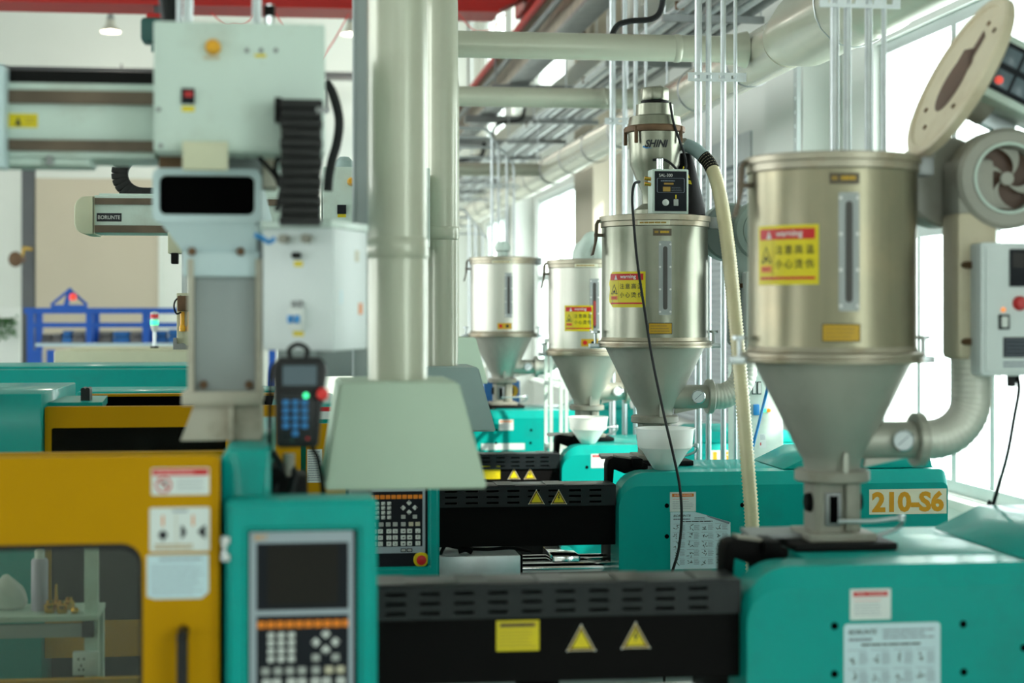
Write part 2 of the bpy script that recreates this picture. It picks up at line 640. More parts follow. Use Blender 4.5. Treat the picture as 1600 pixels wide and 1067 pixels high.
def dup(root, loc, label=None):
    """copy of a thing with copies of its parts and sub-parts"""
    r = root.copy()
    COL.objects.link(r)
    r.location = loc
    ORG[r] = Vector(loc)
    if label:
        r['label'] = label
    for ch in list(root.children):
        c = ch.copy()
        COL.objects.link(c)
        c.parent = r
        for g in ch.children:
            e = g.copy()
            COL.objects.link(e)
            e.parent = c
    return r


def perf(bm, us, vs, hole, place, d0, d1, mi=0):
    """slab with rectangular holes: us, vs break lines; place(u, v, d) -> point"""
    nu, nv = len(us), len(vs)
    fr = [[bm.verts.new(place(us[i], vs[j], d0)) for j in range(nv)] for i in range(nu)]
    bk = [[bm.verts.new(place(us[i], vs[j], d1)) for j in range(nv)] for i in range(nu)]
    sol = lambda i, j: 0 <= i < nu - 1 and 0 <= j < nv - 1 and not hole(i, j)
    for i in range(nu - 1):
        for j in range(nv - 1):
            if not sol(i, j):
                continue
            for V in (fr, bk):
                bm.faces.new((V[i][j], V[i + 1][j], V[i + 1][j + 1], V[i][j + 1])).material_index = mi
            for (a, b, di, dj) in (((i, j), (i + 1, j), 0, -1), ((i, j + 1), (i + 1, j + 1), 0, 1), ((i, j), (i, j + 1), -1, 0), ((i + 1, j), (i + 1, j + 1), 1, 0)):
                if not sol(i + di, j + dj):
                    bm.faces.new((fr[a[0]][a[1]], fr[b[0]][b[1]], bk[b[0]][b[1]], bk[a[0]][a[1]])).material_index = mi
    for v in [v for v in bm.verts if not v.link_faces]:
        bm.verts.remove(v)
    return bm


# ================================================================== THE SETTING
XW = 3.9                                         # inner face of the window wall
HZ = 9.4
fin('floor', bx(-14, -5, -0.15, 4.2, 36.3, 0), 'floor_paint', kind='structure')
fin('ceiling', bx(-14, -5, HZ, 4.2, 36.3, HZ + 0.2), 'ceiling_paint', kind='structure')
WINS = [(6.9, 11.2, 1.1, 4.0), (18.3, 20.0, 1.1, 4.0), (23.4, 27.6, 1.1, 4.0), (30.6, 35.0, 1.1, 4.0),
        (24.6, 27.6, 5.6, 8.2), (31.5, 35.0, 5.6, 8.2), (-3.5, 0.5, 1.1, 4.0)]
SHUT = (14.3, 17.6, 0.0, 3.75)
ys = sorted({-5.0, 36.0} | {q for h in WINS + [SHUT] for q in h[:2]})
zs = sorted({0.0, HZ} | {q for h in WINS + [SHUT] for q in h[2:]})


def whole(i, j):
    yc, zc = (ys[i] + ys[i + 1]) / 2, (zs[j] + zs[j + 1]) / 2
    return any(h[0] < yc < h[1] and h[2] < zc < h[3] for h in WINS + [SHUT])


fin('wall_right', perf(B(), ys, zs, whole, lambda u, v, d_: (d_, u, v), XW, XW + 0.28), 'wall_white', kind='structure')
fin('wall_back', bx(-14, 36, 0, 4.18, 36.3, HZ), 'wall_white', kind='structure')
# unseen walls behind the camera and at left, openings added and sized for light
us = [-14, -12.5, -8.0, -6.5, -2.0, -0.5, 3.4, 4.2]
fin('wall_front', perf(B(), us, [0, 4.6, 5.0, HZ], lambda i, j: i % 2 == 1 and j == 1, lambda u, v, d_: (u, d_, v), -5.3, -5.0), 'wall_white', kind='structure')
us2 = [-5, -3.5, 2.5, 5, 11, 14, 20, 23, 29, 32, 36]
fin('wall_left', perf(B(), us2, [0, 1.1, 3.6, 8.3, HZ], lambda i, j: (i in (1, 7) and j == 1) or (i in (3, 5) and j in (1, 2)), lambda u, v, d_: (d_, u, v), -14.3, -14.0), 'wall_white', kind='structure')
for i in (1, 3, 5, 7):
    portal(us2[i], us2[i + 1], 1.1, 8.3 if i in (3, 5) else 3.6, x=-14.2, sgn=-1)
for i in (1, 3, 5):
    portal_y(us[i], us[i + 1], 4.6, 5.0)
for (y0, y1, z0, z1) in WINS:
    portal(y0, y1, z0, z1)

# pilasters, ring beam, window reveals
for n, (y0, y1, xx) in enumerate([(11.9, 12.9, 3.62), (17.62, 18.2, 3.6), (20.2, 21.6, 3.55), (27.9, 29.0, 3.55)]):
    fin('trim_%d' % (n + 1), bx(xx, y0, 0, XW - 0.002, y1, HZ - 0.01), 'wall_beige' if n in (2,) else 'wall_white', kind='structure')
fin('trim_5', bx(3.38, -4.9, 4.97, XW - 0.002, 35.9, 5.2), 'wall_white', kind='structure')
fin('trim_6', bx(3.80, 5.2, 1.04, XW + 0.1, 35.8, 1.095, bev=0.01), 'wall_white', kind='structure')
# perforated steel angle standing on the pilaster
u = thing('slotted_angle_post', 'pale slotted steel angle post fixed upright to the pilaster', 'post', (3.56, 11.85, 0))
pts = [0.0 + 0.1 * k for k in range(48)]
bm = perf(B(), [11.80, 11.835, 11.855, 11.89], [q + e for q in pts for e in (0, 0.03)], lambda i, j: i == 1 and j % 2 == 0,
          lambda a, b, d_: (d_, a, b), 3.545, 3.55)
fin('angle_flange', bm, 'frame_alu', u)
fin('angle_web', bx(3.55, 11.885, 0, 3.6, 11.89, 4.73), 'frame_alu', u)

# windows: frame and panes
def window(n, y0, y1, z0, z1, muls, trans, low=()):
    x0, x1 = XW + 0.05, XW + 0.13
    us_, vs_ = [y0, y0 + 0.06], [z0, z0 + 0.07]
    for m in muls:
        us_ += [m - 0.035, m + 0.035]
    for t in trans:
        vs_ += [t - 0.05, t + 0.05]
    us_ += [y1 - 0.06, y1]
    vs_ += [z1 - 0.07, z1]
    f = fin('window_%d' % n, perf(B(), us_, vs_, lambda i, j: i % 2 == 1 and j % 2 == 1, lambda a, b, d_: (d_, a, b), x0, x1), 'frame_alu', kind='structure')
    for i in range(1, len(us_) - 1, 2):
        for j in range(1, len(vs_) - 1, 2):
            fin('pane', bx(x0 + 0.035, us_[i], vs_[j], x0 + 0.043, us_[i + 1], vs_[j + 1]), 'window_glass', f)
            if j == 1 and low:
                mid = (us_[i] + us_[i + 1]) / 2
                fin('sash_bar', bx(x0 + 0.02, mid - 0.03, vs_[j], x0 + 0.06, mid + 0.03, vs_[j + 1]), 'frame_alu', f)
    return f


window(1, *WINS[0], [7.8, 8.85, 9.9], [2.72], low=True)
window(2, *WINS[1], [], [2.72])
window(3, *WINS[2], [25.5], [2.72])
window(4, *WINS[3], [32.8], [2.72])
window(5, *WINS[4], [26.1], [])
window(6, *WINS[5], [33.2], [])
window(7, *WINS[6], [-1.5], [2.72])

# roller shutter in its opening: ribbed curtain, guides
pr = []
z = 0.02
while z < 3.72:
    pr += [(z, 0.0), (z + 0.012, 0.035), (z + 0.030, 0.035), (z + 0.042, 0.0)]
    z += 0.058
bm = B()
sh = fin('door_1', bx(XW - 0.02, SHUT[0], 3.5, XW + 0.24, SHUT[1], 3.75), 'shutter', kind='structure')
a_ = [bm.verts.new((XW + 0.08 - o_, SHUT[0] + 0.05, z_)) for z_, o_ in pr]
b_ = [bm.verts.new((XW + 0.08 - o_, SHUT[1] - 0.05, z_)) for z_, o_ in pr]
for i in range(len(pr) - 1):
    bm.faces.new((a_[i], b_[i], b_[i + 1], a_[i + 1]))
c_ = fin('ribbed_curtain', bm, 'shutter', sh, sharp=20)
c_['kind'] = 'stuff'
for yy in (SHUT[0], SHUT[1] - 0.06):
    fin('guide_rail', bx(XW - 0.03, yy, 0, XW + 0.12, yy + 0.06, 3.5), 'frame_alu', sh)

# back wall: beige roller door, crane rail, steel column
p0, p1 = at(56, 278, 35.9), at(248, 278, 35.9)
d2 = fin('door_2', bx(p0.x, 35.86, 0, p1.x, 35.99, p0.z), 'door_beige', kind='structure')
fin('door_frame', ringprism(B(), [(p0.x - .05, 0.01), (p1.x + .05, 0.01), (p1.x + .05, p0.z + .06), (p0.x - .05, p0.z + .06)],
                            [(p0.x, 0.012), (p1.x, 0.012), (p1.x, p0.z), (p0.x, p0.z)], 'y', 35.84, 35.99), 'wall_white', d2)
q = at(120, 110, 34)
t = thing('crane_rail_beam', 'dark grey steel rail running along the white back wall', 'rail beam', (-4, 34, q.z - 0.1))
fin('web', bx(-9, 33.97, q.z - 0.07, 3.0, 34.03, q.z + 0.02), 'column_grey', t)
fin('top_flange', bx(-9, 33.9, q.z + 0.02, 3.0, 34.1, q.z + 0.05), 'column_grey', t)
fin('bottom_flange', bx(-9, 33.9, q.z - 0.1, 3.0, 34.1, q.z - 0.07), 'column_grey', t)
for px in (190,):
    p = at(px, 98, 34)
    fin('rail_stop', bx(p.x - .02, 33.95, q.z + .05, p.x + .02, 34.05, q.z + .13), 'column_grey', t)
for xx in (-8.5, -3.9, 0.6, 2.8):
    fin('bracket', prism(B(), [(34.1, q.z - .1), (36.0, q.z - .1), (36.0, q.z - .5)], 'x', xx, xx + .08), 'column_grey', t)
p0, p1 = at(35, 400, 31), at(54, 400, 31)
t = thing('steel_column', 'dark grey steel column in front of the beige roller door', 'column', ((p0.x + p1.x) / 2, 31, 0))
fin('flange', bx(p0.x, 30.9, 0, p1.x, 30.92, 5.6), 'column_grey', t)
fin('flange', bx(p0.x, 31.1, 0, p1.x, 31.12, 5.6), 'column_grey', t)
fin('web', bx((p0.x + p1.x) / 2 - .01, 30.92, 0, (p0.x + p1.x) / 2 + .01, 31.1, 5.6), 'column_grey', t)
fin('base_plate', bx(p0.x - .05, 30.85, 0, p1.x + .05, 31.17, .02), 'column_grey', t)

# ================================================================== CRANE
ZC = at(540, 17, 17.5).z
xr = X(772, 17.5)
t = thing('overhead_crane', 'red overhead crane girder spanning the hall below the ceiling', 'crane', (-2, 17.5, ZC))
fin('girder', prism(B(), [(-9, ZC), (xr, ZC), (xr + .32, ZC + .16), (xr + .32, ZC + .75), (-9, ZC + .75)], 'y', 17.3, 17.7), 'red_crane', t)
fin('bottom_flange', bx(-9, 17.2, ZC - .03, xr + .02, 17.8, ZC - .001), 'red_crane', t)
fin('end_truck', bx(xr + .33, 16.6, ZC + .1, xr + .5, 18.4, ZC + .36, bev=.02), 'red_crane', t)
for yy in (16.8, 18.2):
    fin('wheel', cyl(B(), (xr + .38, yy, ZC + .092), (xr + .46, yy, ZC + .092), .09), 'column_grey', t)
# festoon cable under the girder
for k, (a, b, dz) in enumerate([(330, 400, 14), (430, 545, 82), (715, 790, 25)]):
    p, r_, m_ = at(a, 20, 17.1), at(b, 22, 17.1), at((a + b) / 2, 24 + dz, 17.1)
    fin('festoon_cable', tube(B(), smooth_path([p, p.lerp(m_, .6) + Vector((0, 0, -.05)), m_, m_.lerp(r_, .5) + Vector((0, 0, -.05)), r_]), .007, 6), 'wire_red', t)
# chain hoist hanging from it
p = at(238, 50, 17.35)
h = thing('chain_hoist', 'dark green chain hoist with a red cap hanging under the red crane', 'hoist', (p.x, 17.35, p.z - .25))
fin('body', prism(B(), rrect(p.x - .1, p.z - .12, p.x + .3, p.z + .12, .04), 'y', 17.2, 17.45, bev=.01), 'green_dark', h)
fin('cap', bx(p.x - .05, 17.22, p.z + .11, p.x + .25, 17.43, p.z + .17, bev=.015), 'red_crane', h)
fin('hook_shank', cyl(B(), (p.x + .02, 17.33, p.z - .11), (p.x + .02, 17.33, p.z - .2), .03), 'green_dark', h)
fin('suspension', bx(p.x + .02, 17.28, p.z + .16, p.x + .2, 17.38, ZC - .03), 'column_grey', h)

# runway along the hall: I-beam on brackets, red conductor bar, cable tray
XR = 2.42
t = thing('crane_runway', 'tan and grey crane runway girder along the hall above the ducts', 'runway girder', (XR, 20, 5.2))
zr = ZC - 0.02
fin('web', bx(XR + .10, 9, zr - .42, XR + .13, 35.9, zr), 'tan_tray', t)
fin('top_flange', bx(XR, 9, zr, XR + .24, 35.9, zr + .02), 'tan_tray', t)
fin('bottom_flange', bx(XR, 9, zr - .45, XR + .24, 35.9, zr - .42), 'galv_dark', t)
fin('conductor_bar', cyl(B(), (XR - .12, 9, zr - .12), (XR - .12, 35.9, zr - .12), .04, seg=10), 'red_crane', t)
fin('power_pipe', cyl(B(), (XR - .03, 9, zr - .2), (XR - .03, 35.9, zr - .2), .035, seg=10), 'galv_dark', t)
for k in range(9):
    yy = 10 + k * 3.1
    fin('bracket', bx(XR - .2, yy, zr - .56, XR + .98, yy + .1, zr - .46), 'galv_dark', t)
    if k in (3, 4, 5):
        fin('hanger_rod', cyl(B(), (XR - .15, yy + .05, zr - .5), (XR - .15, yy + .05, HZ), .012, seg=6), 'galv_dark', t)
# dark fan-coil box beside the runway
p, q = at(847, 54, 20.0), at(916, 32, 20.0)
t = thing('ventilation_box', 'dark brown hanging ventilation box beside the crane runway', 'ventilation box', ((p.x + q.x) / 2, 20.2, p.z))
fin('casing', bx(p.x, 20.0, p.z, q.x, 20.5, q.z, bev=.01), 'wood_brown', t)
fin('rail', bx(p.x - .12, 19.9, q.z + .01, q.x + .12, 19.98, q.z + .08), 'galv', t)
for xx in (p.x - .1, q.x + .1):
    fin('hanger_rod', cyl(B(), (xx, 19.94, q.z + .05), (xx, 19.94, HZ), .012, seg=6), 'galv_dark', t)

# ================================================================== PIPE RACK above the main duct
ZP = 4.36
t = thing('pipe_rack', 'bundle of galvanized pipes on hanging cross bars beside the main duct', 'pipe rack', (2.55, 18, ZP - .1))
for k, (xx, rr, m_) in enumerate([(2.74, .026, 'galv'), (2.83, .036, 'galv'), (2.92, .026, 'galv_dark'), (3.02, .038, 'galv'), (3.12, .034, 'galv_dark'), (3.22, .042, 'galv'), (3.33, .036, 'galv_dark')]):
    fin('pipe', cyl(B(), (xx, 6.5, ZP + rr), (xx, 33, ZP + rr), rr, seg=12), m_, t)
for k in range(12):
    yy = 7.6 + 2.3 * k
    fin('hanger_bar', bx(2.66, yy, ZP - .05, 3.42, yy + .05, ZP - .001), 'galv_dark', t)
    for xx in (2.68, 3.40):
        fin('threaded_rod', cyl(B(), (xx, yy + .02, ZP - .04), (xx, yy + .02, HZ), .006, seg=6), 'galv', t)
for k in range(7):
    yy = 8 + 4 * k
    fin('pipe_clamp', bx(2.71, yy, ZP + .001, 2.77, yy + .03, ZP + .06), 'rust', t)

# main extraction duct with spiral seams
XD, ZD = 2.69, 3.68
t = thing('main_extraction_duct', 'large cream spiral extraction duct running along the window wall', 'duct', (XD, 15, ZD - .12))
fin('pipe', cyl(B(), (XD, 9.1, ZD), (XD, 34, ZD), .148, seg=40), 'duct_foil', t)
fin('large_pipe', lathe(B(), [(.148, 0), (.20, -.35), (.20, -1.3), (.21, -1.32), (.21, -1.5), (.20, -1.52), (.20, -5.5)], (XD, 9.11, ZD + .01), axis=(0, 1, 0), seg=40), 'duct', t)
for k in range(18):
    yy = 9.9 + 1.3 * k
    fin('seam_ring', lathe(B(), [(.147, -.014), (.154, -.006), (.154, .006), (.147, .014)], (XD, yy, ZD), axis=(0, 1, 0), seg=40), 'galv_dark', t)
for k in range(5):
    yy = 8.0 + 4.9 * k
    rr = .204 if yy < 8.8 else .153
    pts = [(XD + rr * cos(a), yy, ZD + rr * sin(a)) for a in [R(180 + 18 * i) for i in range(11)]]
    fin('hanger_wire', tube(B(), [(XD - rr, yy, ZD + .6)] + pts + [(XD + rr, yy, ZD + .6)], .004, 6), 'galv', t)


# fume hoods on their own ducts, going up and across to the main duct
def fume_duct(label, Yc, px, d_, hoodY, corners, m_hood, up, zt=None, collar=None, yj=None):
    xc = X(px, Yc)
    (tl, tr, br, bl, ty, by) = corners
    zt_h, zb = Z(px, ty, hoodY), Z(px, by, hoodY)
    t = thing('fume_hood', label, 'fume hood', (xc, Yc, zb), 'fume hoods over the nozzles')
    x0, x1, x2, x3 = X(tl, hoodY), X(tr, hoodY), X(bl, hoodY), X(br, hoodY)
    dep = .5
    bm = frustum(B(), (x2, hoodY, x3, hoodY + dep + .1, zb), (x0, hoodY + .06, x1, hoodY + dep + .04, zt_h))
    bmesh.ops.bevel(bm, geom=[e for e in bm.edges], offset=.006, segments=2, affect='EDGES')
    fin('hood', bm, m_hood, t)
    ztop = zt if zt else 9.3
    if up:
        fin('riser_pipe', cyl(B(), (xc, Yc, zt_h - .01), (xc, Yc, ztop), d_ / 2, seg=40), 'duct', t)
    else:
        e = .12
        a1 = [(xc, Yc + (1 - cos(a)) * e, ZD - e + sin(a) * e) for a in [R(15 * i) for i in range(7)]]
        a2 = [(xc + (1 - cos(a)) * e, yj - e + sin(a) * e, ZD) for a in [R(15 * i) for i in range(7)]]
        fin('riser_pipe', tube(B(), [(xc, Yc, zt_h - .01)] + a1 + a2 + [(XD - .145, yj, ZD)], d_ / 2, 32, caps=False), 'duct', t)
        fin('branch_collar', lathe(B(), [(d_ / 2 + .004, -.02), (d_ / 2 + .012, 0), (d_ / 2 + .012, .04), (d_ / 2 + .03, .12)], (XD - .27, yj, ZD), axis=(1, 0, 0)), 'duct', t)
        fin('cross_seam', lathe(B(), [(d_ / 2, -.02), (d_ / 2 + .005, -.012), (d_ / 2 + .005, .012), (d_ / 2, .02)], (XD - .55, yj, ZD), axis=(1, 0, 0)), 'duct', t)
    if collar:
        zc = Z(px, collar, Yc)
        fin('pipe_collar', lathe(B(), [(d_ / 2, -.03), (d_ / 2 + .005, -.022), (d_ / 2 + .005, .022), (d_ / 2, .03)], (xc, Yc, zc)), 'duct', t)
    return t


fume_duct('large pale green fume hood on the thick cream duct, nearest the camera', 4.9, 621, .171, 4.6, (531, 721, 762, 507, 600, 765), 'hood', True, collar=388)
fume_duct('grey green fume hood half hidden behind the nearest pale hood', 7.75, 690, .150, 7.42, (600, 750, 775, 585, 575, 675), 'hood_teal', False, yj=9.45, collar=365)
fume_duct('small pale fume hood at the back beside the farthest hopper', 10.7, 700, .14, 10.42, (640, 745, 763, 628, 528, 600), 'hood', False, yj=11.75)
# further branch duct from the next machine
zz = ZD
t = thing('branch_duct', 'short cream branch duct joining the main duct far down the hall', 'duct', (1.4, 17.8, zz - .07))
fin('pipe', cyl(B(), (0.9, 17.8, zz), (XD - .145, 17.8, zz), .07, seg=28), 'duct', t)
fin('riser_pipe', cyl(B(), (0.9, 17.8, zz + .07), (0.9, 17.8, 1.9), .07, seg=28), 'duct', t)
fin('end_cap', cyl(B(), (0.9, 17.8, zz + .06), (0.9, 17.8, zz + .09), .075, seg=28), 'duct', t)

# cable trunking beside the near duct
p0, p1 = at(552, 200, 5.5), at(576, 200, 5.5)
t = thing('cable_trunking', 'upright grey cable trunking left of the thick cream duct', 'trunking', ((p0.x + p1.x) / 2, 5.55, 0))
fin('channel', bx(p0.x, 5.5, 1.85, p1.x, 5.6, HZ - .02, bev=.003), 'grey_paint', t)
fin('cover_seam', bx(p0.x + .012, 5.495, 1.9, p1.x - .008, 5.502, HZ - .02), 'grey_paint', t)
fin('foot', bx(p0.x - .01, 5.49, 0, p1.x + .01, 5.61, 1.86), 'grey_paint', t)

# conduit risers: four pipes and a slotted strut each
def risers(label, pxs, ws, Y, clamp_y, zbot, ztop, elbow=False, jog=None):
    xs_ = [X(p, Y) for p in pxs]
    t = thing('conduit_riser', label, 'conduit', ((xs_[0] + xs_[-1]) / 2, Y, zbot), 'galvanized conduit risers')
    zc = Z(pxs[0], clamp_y, Y)
    for i, (xx, wd) in enumerate(zip(xs_, ws)):
        r_ = wd / 2 * Y / FPX * 1.02
        if elbow:
            zt = ztop - .10 * i
            arc = [(xx - (1 - cos(a)) * .12, Y, zt - .12 + sin(a) * .12) for a in [R(15 * i_) for i_ in range(7)]]
            fin('pipe', tube(B(), [(xx, Y, zbot)] + arc + [(xx - .9, Y, zt)], r_, 12), 'galv', t)
        else:
            zt = ztop - .055 * i
            arc = [(xx + (1 - cos(a)) * .1, Y, zt - .1 + sin(a) * .1) for a in [R(15 * i_) for i_ in range(7)]]
            low = [(xx, Y, zbot)]
            if jog:            # step sideways behind the hopper, then down behind the machine
                zj, xj = 2.02 - .05 * i, jog + .036 * i
                low = [(xj, Y, zbot), (xj, Y, zj - .06), (xj + .02, Y, zj - .015), (xj + .06, Y, zj), (xx - .06, Y, zj), (xx - .02, Y, zj + .015), (xx, Y, zj + .06)]
            fin('pipe', tube(B(), low + arc + [(2.9 + .1 * i, Y, zt)], r_, 16), 'galv', t)
    e = .045
    x0, x1 = xs_[0] - .06, xs_[-1] + .05
    us_ = [x0]
    xx = x0 + .03
    while xx < x1 - .04:
        us_ += [xx, xx + .03]
        xx += .065
    us_.append(x1)
    rmx = max(ws) / 2 * Y / FPX + .004
    fin('strut', perf(B(), us_, [zc - e / 2, zc - .009, zc + .009, zc + e / 2], lambda i, j: i % 2 == 1 and j == 1 and i < len(us_) - 1, lambda a, b, d_: (a, d_, b), Y - rmx - .006, Y - rmx), 'galv', t)
    return t


risers('four galvanized conduits rising behind the nearest hopper by the window', (1304, 1324, 1357, 1381), (14, 12, 12, 8), 5.6, 3, .0, 4.75, jog=X(1268, 5.6))
risers('four galvanized conduits rising right of the hopper with the suction loader', (1091, 1107, 1130, 1149), (12, 9, 9, 6), 8.55, 121, .0, 4.75)
risers('four galvanized conduits rising directly behind the suction loader', (957, 976, 993, 1009), (10, 8, 7, 5), 11.55, 190, .0, 4.75)
risers('thin galvanized conduits bent to the left at their tops, far back', (769, 779, 792, 803), (5, 4, 4, 3.5), 17.4, 291, .0, 4.07, elbow=True)
risers('pale thin conduits in front of the far windows beside the cream duct', (733, 743, 754, 764), (4, 3.5, 3, 3), 21.0, 312, .0, 3.45, elbow=True)

# black hoses draped over the rack
for lab, pts, Y, r_ in [('thick black cable hose bending over the upper cream cross duct', [(1037, -40), (1034, 10), (1020, 29), (985, 33), (965, 40), (955, 60), (953, 90)], 9.6, .017),
                        ('black cable hose hanging over the far conduits', [(820, 168), (814, 186), (790, 191), (776, 196), (770, 215), (769, 300)], 21.6, .022),
                        ('thin black cable hose looping beside the far windows', [(757, 222), (752, 243), (735, 247), (725, 250), (715, 252)], 25.0, .03)]:
    fin('cable_hose', tube(B(), smooth_path([at(a, b, Y) for a, b in pts]), r_, 10), 'rubber', label=lab, cat='hose', group='black hoses over the pipe rack')

# high-bay lamps
def lamp(px, py, Y, label, lit=2.0):
    p = at(px, py, Y)
    t = thing('high_bay_lamp', label, 'lamp', (p.x, Y, p.z - .3), 'high-bay lamps')
    fin('shade', lathe(B(), [(.06, .15), (.08, .12), (.085, .03), (.18, -.08), (.185, -.095), (.17, -.09), (.08, .02)], p, seg=28), 'lamp_shade', t)
    fin('housing', lathe(B(), [(0, .25), (.04, .25), (.07, .17), (.07, .11), (0, .11)], p, seg=20), 'galv_dark', t)
    fin('bulb', lathe(B(), [(0, -.08), (.07, -.06), (.085, 0), (.06, .04), (0, .06)], p, seg=20), 'lamp_glow', t)
    fin('cord', cyl(B(), p + Vector((0, 0, .24)), (p.x, Y, HZ), .012, seg=6), 'rubber', t)
    L = bpy.data.lights.new('lamp_light', 'POINT')
    L.energy = 60 * lit
    L.color = (1.0, 0.93, 0.80)
    L.shadow_soft_size = .14
    o = bpy.data.objects.new('lamp_light', L)
    o.location = (0, 0, .12)
    o.parent = t
    COL.objects.link(o)
    return t


lamp(173, 42, 33, 'high-bay lamp hanging left of the white robot cabinet')
lamp(548, 46, 33, 'high-bay lamp half hidden by the grey trunking', 2.0)

# ================================================================== SIGNS
def danger_sign(parent, fn, wd, ht, red='sticker_red'):
    s = Decal()
    s.rect(-wd / 2, -ht / 2, wd / 2, ht / 2, 'sticker_white')
    s.rect(-wd * .42, ht * .26, wd * .42, ht * .42, red, 1)
    s.text('DANGER', -wd * .06, ht * .305, wd * .36, ht * .375, 'ink_white', 2)
    s.text('危险', -wd * .34, ht * .295, -wd * .14, ht * .385, 'ink_white', 2)
    s.lines(-wd * .4, ht * .08, wd * .4, ht * .18, 1, 'ink_pink', 1, .25)
    s.lines(-wd * .4, -ht * .38, wd * .42, ht * .06, 5, 'ink_grey', 1, .18)
    for sx in (-1, 1):
        for sz in (-1, 1):
            s.disc(sx * wd * .47, sz * ht * .46, wd * .012, 'ink_grey', 1, 8)
    return s.build('danger_sign', parent, fn, 'white danger sign with a red header')


def instruction_sheet(parent, fn, wd, ht, cut=False):
    s = Decal()
    if cut:
        s.poly([(-wd / 2, -ht / 2), (wd / 2, -ht / 2), (wd / 2, ht * .31), (wd * .1, ht * .44), (-wd * .1, ht / 2), (-wd / 2, ht / 2)], 'sticker_blue')
        s.poly([(wd * .1, ht * .44), (wd * .12, ht * .41), (wd * .47, ht * .275), (wd * .49, ht * .31)], 'ink_grey', 3)
    else:
        s.poly(rrect(-wd / 2, -ht / 2, wd / 2, ht / 2, wd * .04), 'sticker_blue')
    s.text('BORUNTE', -wd * .45, ht * .415, -wd * .16, ht * .455, 'ink', 2, .004, .2)
    s.lines(-wd * .45, ht * .36, -wd * .16, ht * .39, 1, 'ink_grey', 1, .7)
    if not cut:
        s.lines(-wd * .1, ht * .37, wd * .45, ht * .46, 3, 'ink_grey', 1, .4)
    else:
        s.lines(-wd * .1, ht * .36, wd * .12, ht * .41, 2, 'ink_grey', 1, .4)
    s.lines(-wd * .32, ht * .32, wd * .3, ht * .345, 1, 'ink', 1, .6)
    for r_ in range(5):
        for c in range(4):
            x, z = -wd * .40 + c * wd * .235, ht * .225 - r_ * ht * .15
            s.squiggle(x, z, wd * .05, 'ink')
            s.lines(x + wd * .055, z - ht * .05, x + wd * .15, z + ht * .05, 6, 'ink_grey', 1, .35)
            s.rect(x - wd * .06, z + ht * .065, x + wd * .13, z + ht * .069, 'ink_grey', 1)
    return s.build('instruction_sheet', parent, fn, 'pale blue sheet of lubrication drawings')


def tri_sign(parent, fn, wd, bolt):
    s = Decal()
    h = wd * .9
    p = [(-wd / 2, -h / 2), (wd / 2, -h / 2), (0, h / 2)]
    s.poly(p, 'sticker_white', 0)
    c = Vector((0, -h / 6))
    q = lambda k: [c + (Vector(a) - c) * k for a in p]
    s.poly(q(.94), 'sticker_amber', 1)
    s.poly(q(.82), 'ink', 2)
    s.poly(q(.66), 'sticker_yellow', 3)
    if bolt:
        s.poly([(.02 * wd, .16 * wd), (-.10 * wd, -.08 * wd), (-.005 * wd, -.06 * wd), (-.04 * wd, -.24 * wd), (.10 * wd, .0), (.01 * wd, -.02 * wd), (.07 * wd, .16 * wd)], 'ink', 4)
    for a in p:
        b = c + (Vector(a) - c) * .97
        s.disc(b.x, b.y, wd * .03, 'ink_white', 4, 8)
    return s.build('warning_triangle', parent, fn, 'yellow lightning warning triangle' if bolt else 'plain yellow warning triangle')


def yellow_notice(parent, fn, wd, ht):
    s = Decal()
    s.rect(-wd / 2, -ht / 2, wd / 2, ht / 2, 'sticker_yellow')
    s.rect(-wd * .42, ht * .28, wd * .42, ht * .42, 'ink_tan', 1)
    s.lines(-wd * .4, ht * .30, wd * .4, ht * .40, 1, 'ink', 2, .8)
    s.lines(-wd * .44, -ht * .42, wd * .44, ht * .22, 6, 'ink_tan', 1, .2)
    return s.build('notice_plate', parent, fn, 'yellow caution notice plate')


